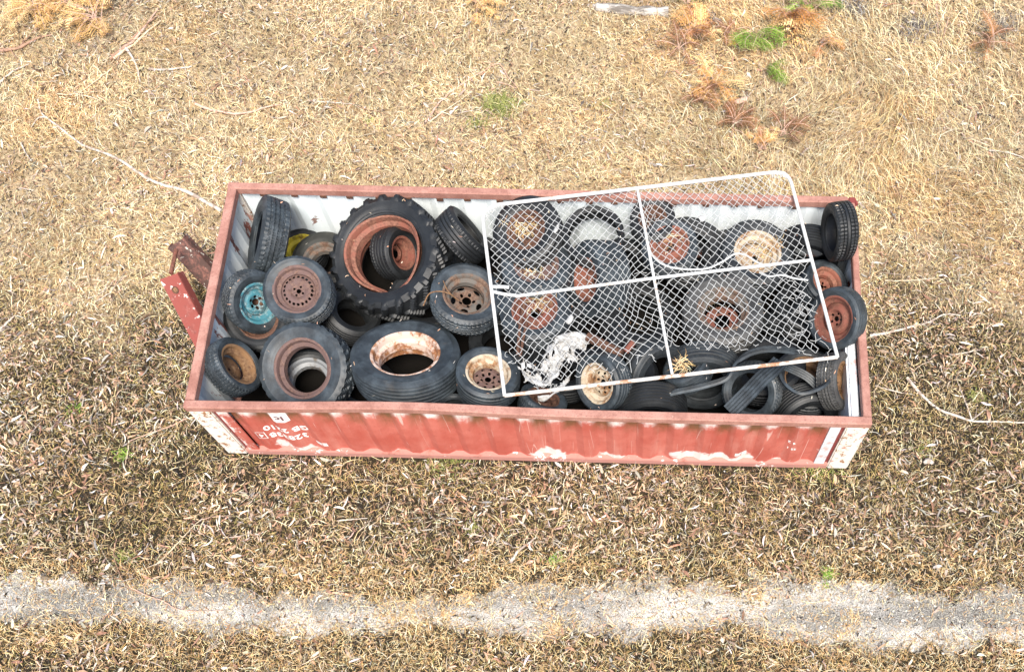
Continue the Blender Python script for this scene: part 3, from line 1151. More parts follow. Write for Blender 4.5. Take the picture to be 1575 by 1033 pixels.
# photograph ellipse of each face (centre, semi axes, direction of its normal), height of its centre
wheel(394, 361, 64, 9, 170, .70, .25, .56, 'zigzag', 'tall blue-grey tyre with zigzag tread standing in the back left corner', 2, oval=.004)
wheel(456, 444, 54, 52.5, 95, .86, .19, .66, 'block', 'wheel with pinkish-brown steel disc pierced by a ring of round holes', 2, 'disc', RUST_PINK, .16, bolts=4, br=.27, vents=20, vr=.80, vh=.0125, dish=.022, hub=.13)
wheel(399, 467, 49, 46, 15, .70, .18, .60, 'block', 'wheel with turquoise painted rim and six lug holes', 2, 'disc', TEAL, .05, bolts=6, br=.42, bh=.015, dish=.02, hub=.26)
wheel(394, 488, 53, 50, 60, .57, .20, .60, 'rib', 'dark tyre with brown rim edge lying under the turquoise wheel', 1, 'disc', RUST_BROWN, .0)
wheel(369, 559, 48, 30, 38, .72, .20, .68, 'block', 'tyre with deep rust-brown rim tilted in the front left corner', 2, 'disc', GOLD_RUST, -.25, bolts=0, dish=.01, hub=.1)
wheel(464, 566, 74, 69, 185, .70, .24, .60, 'mud', 'big grey mud tyre with open rusty ring rim near the front left', 2, 'ring', RUST_PINK)
wheel(623, 541, 86, 54, 95, .72, .30, .595, 'ribs', 'largest flat-lying truck wheel with pale pinkish rusty open rim', 2, 'ring', PALE_RUST, oval=.004)
wheel(589, 388, 92, 77, 148, .76, .34, .70, 'lug', 'black tractor tyre with lugged tread and bent orange-red rim', 1, 'ring', RUST_ORANGE, oval=.03, bent=.10, spin=0.3, rs=.97)
wheel(622, 389, 43, 29, 12, .50, .24, .56, 'rib', 'small grey wheel with red rim seen through the tractor rim', 1, 'disc', RUST_RED, -.1, hub=.5, bolts=0)
wheel(495, 397, 50, 42, 110, .46, .20, .56, 'rib', 'brownish dusty tyre half hidden behind the tractor tyre', 4, 'ring', GREY_STEEL)
wheel(462, 380, 38, 30, 100, .34, .18, .66, 'rib', 'tyre with bright yellow rim low behind the tall zigzag tyre', 1, 'ring', YELLOW)
wheel(724, 352, 48, 9, 40, .74, .24, .60, 'rib', 'leaning black tyre between tractor tyre and gate, tread facing out', 1)
wheel(719, 451, 58, 48, 72, .74, .21, .62, 'block', 'tyre with dirty grey slotted steel rim and a twig tied on', 2, 'disc', GREY_STEEL, -.12, bolts=5, br=.40, bh=.016, vents=5, vr=.78, vh=.022, vlen=1.7, hub=.26, dish=.02)
wheel(751, 571, 51, 40, 82, .74, .22, .64, 'rib', 'wheel with cream rim and rusty centre under the gate corner', 2, 'disc', CREAM, -.05, sub=RUST_PINK, bolts=6, br=.42, bh=.013, vents=8, vr=.74, vh=.012, hub=.2, dish=.015)
wheel(697, 619, 26, 15, 92, .60, .20, .6, 'rib', 'tyre low against the front wall beside the flat truck wheel', 0, nseg=128)
wheel(545, 478, 46, 34, 60, .45, .24, .6, 'ribs', 'black tyre with finely cut tread below the tractor tyre', 1)
wheel(474, 582, 52, 47, 100, .40, .20, .66, 'rib', 'wheel with silver rim ring seen through the open mud wheel', 1, 'ring', SILVER)
# under the netting
wheel(808, 352, 56, 50, 140, .84, .24, .52, 'rib', 'big dark wheel with rusty straw-filled rim under the top left of the gate', 1, 'disc', RUST_BROWN, .0)
wheel(825, 405, 55, 46, 88, .70, .21, .58, 'rib', 'wheel with dull reddish-brown disc under the gate, left of its upright bar', 2, 'disc', RUST_PINK, .12, bolts=5, hub=.26, dish=.02)
wheel(822, 474, 55, 48, 100, .68, .21, .60, 'rib', 'wheel with bright red rim bits behind the kinked gate crossbar', 2, 'disc', RUST_RED, .08, bolts=5, hub=.3, dish=.03)
wheel(898, 430, 62, 32, 180, .62, .34, .50, 'ribs', 'wide standing tyre with narrow brown rim facing left under the gate', 2, 'disc', RUST_ORANGE, .1, bolts=4)
wheel(912, 358, 49, 43, 98, .76, .15, .80, 'rib', 'thin-walled rimless tyre against the back wall under the netting', 1)
wheel(1004, 335, 36, 34, 95, .84, .20, .56, 'rib', 'wheel with brown rim behind the gate upright near the back wall', 1, 'disc', RUST_BROWN, .1)
wheel(1030, 375, 44, 41, 100, .80, .19, .66, 'rib', 'wheel with orange-red disc and black centre hole under the gate', 2, 'disc', RUST_ORANGE, .14, bolts=5, hub=.18, dish=.03)
wheel(1066, 381, 56, 49, 60, .62, .22, .55, 'rib', 'plain black tyre behind the orange-red disc wheel', 1)
wheel(1166, 386, 57, 50, 65, .70, .22, .60, 'rib', 'wheel with cream rim stuffed with straw under the right of the gate', 0, 'disc', CREAM, -.1)
wheel(1240, 402, 50, 30, 265, .52, .22, .6, 'ribs', 'black tyre on edge with smooth tread at the back right', 1)
wheel(1276, 358, 46, 15, 182, 1.03, .20, .64, 'block', 'black rimless tyre standing upright over the back right corner', 1, oval=.004)
wheel(1273, 432, 37, 29, 40, .70, .17, .62, 'rib', 'small wheel with orange-brown rim between the two tyres at the right end', 2, 'disc', RUST_ORANGE, -.1, bolts=4)
wheel(1281, 491, 49, 40, 178, .92, .15, .70, 'rib', 'wheel with red-brown disc leaning on the right end wall', 2, 'disc', RUST_RED, .1, bolts=5, hub=.16, dish=.03, br=.34)
wheel(1300, 585, 45, 17, 2, .74, .19, .62, 'zigzag', 'grey block-tread tyre on edge in the front right corner', 3, 'disc', GOLD_RUST, .0)
wheel(1112, 474, 64, 55, 92, .78, .24, .58, 'rib', 'large dusty grey tyre in the middle of the right half under netting', 3, 'disc', GREY_STEEL, -.42, sub=RUST_RED, hub=.42, dish=.01, bolts=6, br=.6, bh=.014)
wheel(917, 590, 46, 34, 192, .74, .22, .66, 'rib', 'wheel with cream and brown rim below the torn net edge', 2, 'disc', CREAM, .02, bolts=5, br=.42, hub=.22, vents=8, vr=.74, vh=.012, dish=.02)
wheel(1018, 582, 56, 40, 330, .56, .22, .6, 'round', 'bald smooth black tyre leaning beside the cream-rimmed wheel', 0)
wheel(1053, 560, 38, 24, 118, .68, .20, .62, 'ribs', 'small ribbed tyre with straw in its light rim by the gate foot', 2, 'ring', SILVER)
wheel(1080, 592, 60, 42, 270, .48, .24, .6, 'rib', 'dark tyre lying below the small ribbed tyre near the front wall', 0)
wheel(1152, 604, 47, 44, 190, .66, .19, .66, 'block', 'rimless tyre facing up with a rubber strip across its hole', 2)
wheel(1243, 650, 50, 34, 300, .46, .26, .6, 'ribs', 'worn ribbed tyre on edge at the front right wall', 1)
wheel(1003, 650, 56, 30, 272, .46, .26, .6, 'ribs', 'deeply ribbed tyre on edge against the middle of the front wall', 1)
wheel(838, 609, 38, 20, 70, .52, .18, .62, 'block', 'low tyre with rusty rim showing below the gate bottom bar', 2, 'disc', RUST_BROWN, .1, bolts=5)
wheel(1243, 580, 54, 46, 70, .52, .22, .66, 'rib', 'dark tyre with golden brown rim wrapped by loose rubber strips', 0, 'disc', GOLD_RUST, .0, bolts=5, hub=.2)
wheel(1180, 560, 60, 46, 100, .44, .22, .6, 'rib', 'black tyre below the dusty grey tyre, behind the loose strips', 1)
# lower layer in the gaps
for px, py, a, b, ang, z, lab in (
        (905, 505, 60, 46, 110, .50, 'blue-grey tyre lying below the wide standing tyre'),
        (985, 480, 62, 50, 60, .42, 'black tyre deep in the gap left of the dusty grey tyre'),
        (1195, 450, 58, 44, 120, .42, 'black tyre deep in the gap right of the dusty grey tyre'),
        (865, 560, 54, 40, 80, .40, 'dark tyre under the crumpled white sheet'),
        (770, 520, 50, 40, 90, .42, 'dark tyre below the gate edge between two rimmed wheels'),
        (740, 400, 52, 40, 70, .32, 'black tyre deep behind the slotted-rim wheel'),
        (560, 590, 50, 40, 100, .30, 'mossy tyre deep between the two big front left tyres'),
        (960, 408, 54, 44, 80, .42, 'black tyre deep behind the wide standing tyre'),
        (1122, 390, 42, 40, 90, .50, 'black tyre against the back wall between two rimmed wheels'),
        (1240, 470, 48, 36, 60, .46, 'black tyre beside the red-brown disc wheel under net edge'),
        (1268, 628, 36, 30, 100, .38, 'dark tyre on the floor in the front right corner'),
        (650, 460, 55, 45, 80, .32, 'black tyre deep below the tractor tyre right side'),
        (960, 570, 55, 42, 80, .36, 'dark tyre deep behind the cream and brown rimmed wheel')):
    wheel(px, py, a, b, ang, z, .22, .6, 'rib', lab, 1, nseg=96)

# ------------------------------------------------------------------ straw and leaves lying on the load
bpy.context.view_layer.update()
DG = bpy.context.evaluated_depsgraph_get()


def drop(x, y, z=2.0):
    hit, loc, *_ = S.ray_cast(DG, Vector((x, y, z)), Vector((0, 0, -1)))
    return loc[2] if hit else 0.0


def straw_clump(px, py, z, rx, ry, n, label, name='straw_clump'):
    hit, c0, *_ = S.ray_cast(DG, Vector(CAM), Vector(ray(px, py)).normalized())
    x = c0[0] + rng.normal(0, rx, n); y = c0[1] + rng.normal(0, ry, n)
    zz = np.array([max(drop(a, b), c0[2] - .10) if abs(drop(a, b) - c0[2]) < .10 else c0[2] for a, b in zip(x, y)]) + rng.uniform(0, .022, n)
    o = blades(name, x, y, rng.uniform(.05, .14, n), rng.uniform(.003, .006, n), rng.uniform(0, 6.28, n), rng.uniform(1.1, 1.6, n), pick(STRAW + GOLD, n), BLADE, None, zz, .25)
    return tag(o, label, 'dry straw')


straw_clump(803, 352, .82, .06, .035, 110, 'straw lying in the rusty rim under the top left of the gate')
straw_clump(820, 418, .74, .07, .025, 45, 'straw caught at the foot of the dull reddish-brown disc')
straw_clump(830, 468, .72, .06, .035, 60, 'straw and litter on the bright red rim bits')
straw_clump(1176, 388, .68, .07, .045, 150, 'straw heaped inside the cream rim')
straw_clump(1050, 563, .70, .035, .025, 90, 'straw filling the small ribbed tyre at the gate foot')
straw_clump(1102, 470, .70, .07, .05, 40, 'straw in the hole of the dusty grey tyre')
straw_clump(1030, 372, .80, .05, .04, 30, 'straw scattered over the orange-red disc')
x = rng.uniform(-2.9, 2.9, 260); y = rng.uniform(-1.1, 1.1, 260)
zz = np.array([drop(a, b) for a, b in zip(x, y)]) + .006
leaves('blown_leaves', x, y, rng.uniform(.012, .045, 260), rng.uniform(.004, .011, 260), pick(LITTER, 260), LEAF, .0, 'stuff', zb=zz)

# ------------------------------------------------------------------ the gate panel with its torn netting
ZTL, ZTR, ZBR, ZBL = .965, .975, 1.02, .97
gTL, gTR, gBR, gBL = at(740, 318, ZTL), at(1212, 262, ZTR), at(1288, 549, ZBR), at(776, 608, ZBL)


def gp(u, v):
    u, v = np.asarray(u)[..., None], np.asarray(v)[..., None]
    return gTL * (1 - u) * (1 - v) + gTR * u * (1 - v) + gBL * (1 - u) * v + gBR * u * v


def to_px(P):
    v = (P - CAM) @ CR
    return np.stack([PW / 2 + PPX + FPX * v[..., 0] / -v[..., 2], PH / 2 + PPY - FPX * v[..., 1] / -v[..., 2]], -1)


gate = empty('gate_panel', gTL)
tag(gate, 'white tubular gate panel with torn wire netting lying across the tyres and back rail', 'gate')
bpy.context.view_layer.update()


def under(o, par):
    o.parent = par
    o.matrix_parent_inverse = Matrix.Translation(par.location).inverted()
    return o


def polyline(pts, n=14):
    pts = [np.array(p, float) for p in pts]
    out = []
    for a, b in zip(pts[:-1], pts[1:]):
        for t in np.linspace(0, 1, n, endpoint=False): out.append(a + (b - a) * t)
    out.append(pts[-1])
    return np.array(out)


def fillet(c, p, q, d, n=9):
    a = c + (p - c) / np.linalg.norm(p - c) * d
    b = c + (q - c) / np.linalg.norm(q - c) * d
    t = np.linspace(0, 1, n)[:, None]
    return (1 - t) ** 2 * a + 2 * t * (1 - t) * c + t ** 2 * b


GATE_WHITE = metal('white_gate_paint', (.60, .60, .58), (.34, .20, .12), (.48, .38, .30), .22, rough=.5, sc=12)
GATE_RUSTY = metal('white_gate_paint_rust_spotted', (.56, .54, .50), (.30, .14, .07), (.42, .24, .15), .42, rough=.6, sc=10)
GR = .0165
path = np.concatenate([[gBL], fillet(gTL, gBL, gTR, .19), fillet(gTR, gTL, gBR, .17), [gBR]])
dense = polyline(path, 5)
dense[:, 2] += (vnoise(np.arange(len(dense)) * .12, np.zeros(len(dense)), 1, 3) - .5) * .012
m = MB(); m.tube(dense, GR, 14)
under(m.build('frame_tube', GATE_WHITE, None, sharp=60), gate)
m = MB(); m.tube(polyline([gBL + np.array([-.0, -.0, 0]), gBR], 20), GR * 1.02, 14)
under(m.build('bottom_bar', GATE_RUSTY, None, sharp=60), gate)
zc = .985
m = MB(); m.tube(polyline([at(981, 294, .965), at(1006, 428, zc), at(1034, 576, .99)], 12), GR * .85, 12)
under(m.build('upright_bar', GATE_WHITE, None, sharp=60), gate)
m = MB(); m.tube(polyline([at(756, 448, .965), at(774, 452, .955), at(797, 455, .945), at(1003, 428, zc + .02), at(1247, 400, 1.0)], 12), GR * .85, 12)
under(m.build('cross_bar', GATE_WHITE, None, sharp=60), gate)

# netting: diamond lattice of twisted wire, sagging and ragged along its lower edge
poly = np.array([(742, 322), (764, 312), (990, 290), (1192, 266), (1214, 280), (1232, 345), (1246, 402), (1243, 440), (1252, 470), (1246, 500), (1255, 530), (1276, 549),
                 (1240, 541), (1205, 534), (1160, 529), (1130, 540), (1098, 541), (1062, 531), (1032, 533), (1000, 545), (975, 548), (962, 566), (940, 574), (915, 564),
                 (893, 578), (872, 588), (846, 592), (818, 594), (806, 578), (795, 560), (779, 548), (770, 500), (757, 440), (748, 380)], float)


def inside(p):
    x, y = p[:, 0], p[:, 1]
    r = np.zeros(len(p), bool)
    j = len(poly) - 1
    for i in range(len(poly)):
        xi, yi = poly[i]; xj, yj = poly[j]
        r ^= ((yi > y) != (yj > y)) & (x < (xj - xi) * (y - yi) / (yj - yi + 1e-9) + xi)
        j = i
    return r


NU, NV = 76, 46           # half cells
iu, iv = np.meshgrid(np.arange(NU + 1), np.arange(NV + 1), indexing='ij')
U, V_ = iu / NU, iv / NV
low = sstep(.40, 1.0, V_)
jx = (fbm(U * 9, V_ * 6, 1.0, 201) - .5) * .022 + (fbm(U * 30, V_ * 20, 1.0, 203) - .5) * .014 * (.2 + low)
jy = (fbm(U * 9, V_ * 6, 1.0, 205) - .5) * .030 + (fbm(U * 30, V_ * 20, 1.0, 207) - .5) * .022 * (.2 + low)
bunch = .030 * np.sin(V_ * 9) * np.exp(-((U - .47) / .05) ** 2)
NP = gp(U + jx * .8 + bunch, V_ + jy)
sag = -.035 * np.sin(math.pi * np.clip(U * 2 % 1, 0, 1)) * (.5 + V_) - .03 * sstep(.75, 1.0, V_) - .012
NP[..., 2] += sag + (fbm(U * 14, V_ * 9, 1.0, 209) - .5) * .04
ok = (iu + iv) % 2 == 0
pxs = to_px(NP)
inn = inside(pxs.reshape(-1, 2)).reshape(U.shape) & ok
edges = []
for du, dv in ((1, 1), (1, -1)):
    a_i = iu[:-1, :] if True else None
    for i in range(NU):
        for j in range(NV + 1):
            j2 = j + dv
            if 0 <= j2 <= NV and inn[i, j] and inn[i + 1, j2]:
                if random.random() < .012 + .02 * V_[i, j]: continue
                edges.append((i, j, i + 1, j2))
E_ = np.array(edges)
A = NP[E_[:, 0], E_[:, 1]]; B = NP[E_[:, 2], E_[:, 3]]
n = len(A)
bow = rng.normal(0, .003, (n, 3)); bow[:, 2] -= .002
t = np.array([0, .2, .8, 1.0])
# hexagon-like: the middle of each strand runs straight, its ends twist together
pts = np.stack([A + (B - A) * q + (bow if 0 < q < 1 else 0) for q in t], 1)
rad = .0026
axv = B - A; axv /= np.linalg.norm(axv, axis=1)[:, None]
s1 = np.cross(axv, np.array([0, 0, 1.0])); s1 /= np.linalg.norm(s1, axis=1)[:, None]
s2 = np.cross(axv, s1)
th = np.arange(4) * math.pi / 2 + .78
rings = pts[:, :, None, :] + rad * (np.cos(th)[None, None, :, None] * s1[:, None, None, :] + np.sin(th)[None, None, :, None] * s2[:, None, None, :])
V = rings.reshape(-1, 3)
base = (np.arange(n) * 16)[:, None, None]
fq = []
for q in range(3):
    for w_ in range(4):
        fq.append([q * 4 + w_, q * 4 + (w_ + 1) % 4, (q + 1) * 4 + (w_ + 1) % 4, (q + 1) * 4 + w_])
F = (base + np.array(fq)[None]).reshape(-1, 4)
under(np_mesh('wire_netting', V, [F], WHITE_WIRE, True), gate)
# loose wire ends along the torn edge and strands bound round the frame
m = MB()
edge = poly[11:31]
for q in range(45):
    k_ = random.randrange(len(edge) - 1)
    f = random.random()
    p = edge[k_] * (1 - f) + edge[k_ + 1] * f
    P0 = at(p[0], p[1], .945)
    pts = [P0]
    d = np.array([random.uniform(-1, 1), random.uniform(-1, .6), random.uniform(-.6, .3)])
    for z_ in range(4):
        d = d + np.array([random.gauss(0, .5) for _ in range(3)]); d /= np.linalg.norm(d)
        pts.append(pts[-1] + d * random.uniform(.012, .03))
    m.tube(pts, .0024, 4, cap=False)
for q in range(90):                      # lacing wire round the top and left tubes
    f = q / 90
    P = dense[int(3 + f * (len(dense) - 12))]
    d = np.array([random.uniform(-.02, .02) for _ in range(3)])
    m.tube([P + np.array([0, .0, GR + .002]) + d * .3, P + np.array([.004, -GR - .004, .0]) + d * .3, P + np.array([.01, -GR * 1.9, -GR * .7]) + d], .003, 4, cap=False)
for seed_px in ((1225, 478, 14), (1250, 500, 12), (1000, 345, 8), (1010, 400, 6)):
    for q in range(seed_px[2]):
        P0 = at(seed_px[0] + random.gauss(0, 14), seed_px[1] + random.gauss(0, 20), .95)
        pts = [P0]
        d = np.array([random.gauss(0, 1), random.gauss(0, 1), random.gauss(0, .2)])
        for z_ in range(5):
            d = d / np.linalg.norm(d) + np.array([random.gauss(0, .4), random.gauss(0, .4), random.gauss(0, .1)])
            pts.append(pts[-1] + d / np.linalg.norm(d) * .025)
        m.tube(pts, .0022, 4, cap=False)
wl = under(m.build('loose_wire', WHITE_WIRE, None), gate)
tag(wl, kind='stuff')


def smooth_path(pts, n=60):
    pts = np.array(pts, float)
    t = np.concatenate([[0], np.cumsum(np.linalg.norm(np.diff(pts, axis=0), axis=1))])
    for _ in range(1):
        pass
    tt = np.linspace(0, t[-1], n)
    # catmull-rom through the points
    P = np.vstack([2 * pts[0] - pts[1], pts, 2 * pts[-1] - pts[-2]])
    out = []
    for x in tt:
        i = min(max(np.searchsorted(t, x) - 1, 0), len(pts) - 2)
        u = (x - t[i]) / (t[i + 1] - t[i] + 1e-9)
        p0, p1, p2, p3 = P[i], P[i + 1], P[i + 2], P[i + 3]
        out.append(.5 * (2 * p1 + (p2 - p0) * u + (2 * p0 - 5 * p1 + 4 * p2 - p3) * u * u + (3 * p1 - p0 - 3 * p2 + p3) * u ** 3))
    return np.array(out)


def cable(name, pl, rad, mat, label, cat, n=60, group=None):
    m = MB()
    m.tube(smooth_path([at(*p) for p in pl], n), rad, 8)
    return tag(m.build(name, mat), label, cat, group)


cable('white_cable', [(995, 372, .93), (1006, 396, .95), (1032, 411, .95), (1081, 414, .94), (1112, 402, .93), (1129, 391, .95), (1146, 392, .96), (1166, 404, .97), (1185, 411, .96)],
      .0085, WHITE_WIRE, 'thick white cable curving under the orange-red disc wheel', 'cable')
cable('white_cable', [(1168, 419, .92), (1183, 425, .93), (1202, 423, .95), (1222, 428, .97), (1243, 431, .99)],
      .0085, WHITE_WIRE, 'short white cable ending at the right side of the gate', 'cable')
cable('white_cable', [(757, 441, .95), (772, 441, .96), (783, 442, .95)], .016, WHITE_WIRE, 'stubby white plastic-coated tie beside the kinked crossbar', 'tie')

# ------------------------------------------------------------------ loose things on the tyres
def strip(pl, wid, sidef, label, ribs=5, mat=None, n=90, th=.014):
    """ribbed rubber band along a path; sidef(t) gives the direction of its width"""
    P = smooth_path([at(*p) for p in pl], n)
    T = np.gradient(P, axis=0); T /= np.linalg.norm(T, axis=1)[:, None]
    q = []
    for k_ in range(ribs):
        a0 = -1 + 2 * k_ / ribs
        q += [(a0 + .02, 0), (a0 + .12 / ribs * 2, 1), (a0 + 1.55 / ribs, 1), (a0 + 1.75 / ribs, 0)]
    prof = np.array(q)
    rows = []
    for i in range(n):
        s_ = np.array(sidef(i / (n - 1)), float)
        s_ = s_ - T[i] * (s_ @ T[i]); s_ /= np.linalg.norm(s_)
        nn = np.cross(T[i], s_)
        if nn[2] < 0 and abs(nn[2]) > .05: nn = -nn
        up_ = np.concatenate([prof[:, :1] * wid / 2 * s_ + (prof[:, 1:] * th * .7) * nn, (prof[::-1, :1] * wid / 2) * s_ - th * nn]) + P[i]
        rows.append(up_)
    m = MB()
    m.grid(np.array(rows), closed=True)
    return tag(m.build('rubber_strip', mat or RUB[2], None, sharp=30), label, 'rubber strip', 'loose ribbed rubber strips')


strip([(1122, 633, .80), (1150, 605, .88), (1172, 582, .90), (1188, 568, .90), (1200, 556, .86)], .155, lambda t: (1, -.9, .1), 'straight ribbed rubber strip laid across the hole of a rimless tyre')
strip([(1000, 612, .66), (1040, 602, .74), (1085, 592, .80), (1118, 580, .84), (1134, 556, .86), (1158, 541, .86), (1190, 536, .84), (1226, 540, .78)], .105, lambda t: (-.4, -1, .7), 'long rubber strip curving from the front wall up under the gate bar', 4)
strip([(1196, 562, .80), (1206, 588, .84), (1228, 604, .88), (1252, 600, .88), (1270, 588, .86), (1276, 566, .82), (1268, 548, .76)], .11, lambda t: (-.2 + .6 * t, -.6, 1.0), 'twisted rubber strip looped over the golden brown rim', 4)
strip([(1200, 560, .74), (1216, 566, .78), (1240, 578, .78), (1256, 592, .74)], .08, lambda t: (.3, 1, .6), 'short rubber strip crossing inside the twisted loop', 4)

# crumpled white sheet under the netting
CLOTH = NT('white_plastic_sheet', .55, .35)
CLOTH.col(CLOTH.mix(CLOTH.ramp(CLOTH.noise(9, 5, .7), .45, .7), (.46, .46, .45), (.24, .22, .19)))
nu, nv = 90, 70
u, v = np.meshgrid(np.linspace(0, 1, nu), np.linspace(-1, 1, nv), indexing='ij')
spine = smooth_path([(803, 552, .88), (814, 564, .89), (836, 574, .88), (852, 556, .90), (862, 532, .91), (880, 518, .89), (897, 526, .87)] , nu)
spine3 = np.array([at(*p) for p in spine])
T = np.gradient(spine3, axis=0); T /= np.linalg.norm(T, axis=1)[:, None]
side = np.cross(T, [0, 0, 1.0])
wd = .10 + .06 * np.sin(np.linspace(0, 3.1, nu)) + .03 * (vnoise(np.arange(nu) * .22, np.zeros(nu), 1, 2) - .5)
fold = .5 + .5 * np.sin(v * 5.5 + 7 * fbm(u * 5, v * 1.2, 1, 301) + 3 * u)
fold2 = np.abs(fbm(u * 16, v * 5, 1.0, 303) - .5) * 2
P = spine3[:, None, :] + side[:, None, :] * (wd[:, None] * (v + .5 * (fbm(u * 6, v * 2, 1, 305) - .5)))[..., None]
P[..., 2] += .095 * fold + .06 * fold2 - .06 * v ** 2 - .16
P += (np.stack([fbm(u * 11, v * 4, 1, 307), fbm(u * 11, v * 4, 1, 308), 0 * u], -1) - np.array([.5, .5, 0])) * .10
m = MB()
ci, cj = np.meshgrid(np.arange(nu - 1), np.arange(nv - 1), indexing='ij')
hole = (fbm(u * 7, v * 3, 1.2, 311)[:-1, :-1] + .12 * np.abs(v[:-1, :-1])) < .62
ci, cj = ci[hole], cj[hole]
m.add(P.reshape(-1, 3), [np.stack([ci * nv + cj, (ci + 1) * nv + cj, (ci + 1) * nv + cj + 1, ci * nv + cj + 1], 1)])
o = m.build('crumpled_sheet', CLOTH.m, None, sharp=70)
sm = o.modifiers.new('thick', 'SOLIDIFY'); sm.thickness = .004
tag(o, 'crumpled white plastic sheet caught under the torn netting', 'plastic sheet')

# scraps and pipes
def scrap(pl, wid, mat, label, name='paper_scrap', cat='scrap'):
    P = smooth_path([at(*p) for p in pl], 8)
    T = np.gradient(P, axis=0); T /= np.linalg.norm(T, axis=1)[:, None]
    sd_ = np.cross(T, [0, 0, 1.0])
    w_ = wid * np.array([.5, .8, 1, 1, .95, .9, .8, .35])
    rows = np.stack([P + sd_ * (w_ * q)[:, None] + np.array([0, 0, 1]) * (.012 * (1 - q * q)) for q in (-1, -.3, .4, 1)], 1)
    m = MB(); m.grid(rows)
    o = m.build(name, mat, None)
    md = o.modifiers.new('thick', 'SOLIDIFY'); md.thickness = .003
    return tag(o, label, cat)


scrap([(852, 358, .90), (856, 351, .905), (859, 345, .90)], .022, CLOTH.m, 'small white oblong scrap under the netting beside the straw-filled rim')
scrap([(872, 498, .86), (877, 490, .87), (879, 484, .87)], .030, CLOTH.m, 'white pointed scrap above the crumpled sheet')
m = MB()
th = np.linspace(0, 6.283, 14, endpoint=False)
c0 = at(1080, 336, .935)
rr = .034 * (1 + .15 * np.sin(3 * th))
rows = np.stack([np.stack([c0[0] + rr * k_ * np.cos(th), c0[1] + rr * k_ * np.sin(th), np.full(14, c0[2] + h_)], 1) for k_, h_ in ((.05, .016), (.6, .014), (1, .004), (.9, -.006), (.1, -.008))])
m.grid(rows, closed=True)
tag(m.build('foam_lump', CLOTH.m), 'round white foam lump on the netting near the back rail', 'foam')
m = MB(); m.tube(polyline([at(904, 517, .80), at(956, 545, .80)], 6), .045, 16)
tag(m.build('rusty_pipe', RUST_BROWN), 'thick rusty brown pipe lying under the netting by the white sheet', 'pipe')
m = MB(); m.tube(polyline([at(962, 541, .80), at(974, 526, .83)], 6), .030, 14)
tag(m.build('red_hose', RUST_RED), 'short red hose end sticking up below the netting', 'hose')
cable('rusty_rod', [(806, 468, .80), (800, 500, .74), (796, 545, .66)], .016, RUST_BROWN, 'rusty rod hanging below the bright red rim, the left one', 'rod')
cable('rusty_rod', [(812, 486, .78), (806, 515, .72), (800, 548, .64)], .014, RUST_BROWN, 'rusty rod hanging below the bright red rim, the right one', 'rod')


# twig tied on the slotted rim
cable('twig', [(651, 470, .74), (660, 452, .80), (676, 448, .82), (692, 452, .80), (702, 460, .72)], .006, GOLD_RUST, 'pale twig lying over the slotted-rim wheel', 'twig', 40)
cable('twig', [(682, 432, .82), (688, 446, .83), (698, 456, .76), (706, 462, .72)], .005, GOLD_RUST, 'thin twig crossing the other twig on the slotted-rim wheel', 'twig', 30)
# ------------------------------------------------------------------ sticks, bark and plants on the ground
def bark(name, a, b):
    return metal(name, a, b, tuple(x * 1.25 for x in b), .42, rough=.85, sc=14)


WOOD = [bark('weathered_grey_wood', (.56, .50, .43), (.28, .22, .18)), bark('brown_bark', (.36, .22, .15), (.22, .13, .09)), bark('pinkish_bark', (.55, .38, .30), (.36, .22, .16)), bark('pale_straw_wood', (.64, .53, .38), (.46, .34, .22))]


def stick(pl, r, wood, label, cat='stick', name='fallen_stick', lift=.02, group='fallen sticks on the ground', twigs=()):
    base = smooth_path([np.append(at(p[0], p[1], 0)[:2], 0) for p in pl], max(14, 8 * len(pl)))
    base[:, 2] = gh(base[:, 0], base[:, 1]) + lift + (vnoise(np.arange(len(base)) * .6, np.zeros(len(base)), 1, int(pl[0][0]) % 50) - .4) * .012
    base[:, :2] += (rng.random((len(base), 2)) - .5) * .006
    t = np.linspace(0, 1, len(base))
    m = MB()
    m.tube(base, r * (.62 if r < .018 else .80) * (1.0 - .55 * t) * (1 + .18 * (vnoise(t * 14, t * 0, 1, 9) - .5)), 8)
    o = m.build(name, WOOD[wood], None, sharp=60)
    tag(o, label, cat, group)
    for q, tw in enumerate(twigs):
        b2 = smooth_path([np.append(at(p[0], p[1], 0)[:2], 0) for p in tw], 14)
        b2[:, 2] = gh(b2[:, 0], b2[:, 1]) + lift
        m = MB(); m.tube(b2, np.linspace(r * .38, r * .2, 14), 6)
        m.build('side_twig', WOOD[wood], o)
    return o


stick([(342, 327), (290, 298), (235, 280), (180, 245), (130, 225), (85, 192), (66, 176), (61, 157)], .026, 0, 'longest pale grey branch curving down to the back left corner of the container', twigs=([(75, 182), (62, 184), (50, 198)],))
for q, (pl, wd_, lb) in enumerate((([(172, 96), (205, 62), (245, 20)], 1, 'dark brown bark strip, outermost of the bundle at the upper left'),
                                   ([(178, 94), (212, 66), (247, 32)], 3, 'pale bark strip in the bundle at the upper left'),
                                   ([(186, 84), (218, 52), (243, 12)], 2, 'pinkish bark strip on the inner side of the upper left bundle'),
                                   ([(196, 78), (210, 100), (216, 127)], 0, 'short grey stick branching down from the bark bundle'))):
    stick(pl, .020, wd_, lb, name='bark_strip', cat='bark', group='bark strips in a bundle')
stick([(655, 193), (682, 158), (712, 132), (742, 112), (767, 99), (783, 122), (797, 137)], .017, 2, 'brown forked bark branch bent like a roof above the green tuft')
stick([(662, 192), (690, 172), (722, 148)], .013, 3, 'straw-coloured stick beside the bent brown branch')
stick([(765, 128), (782, 133), (796, 139)], .011, 2, 'short brown twig below the bend of the roof-shaped branch')
stick([(0, 132), (22, 116), (48, 103)], .016, 0, 'grey stick at the left picture edge')
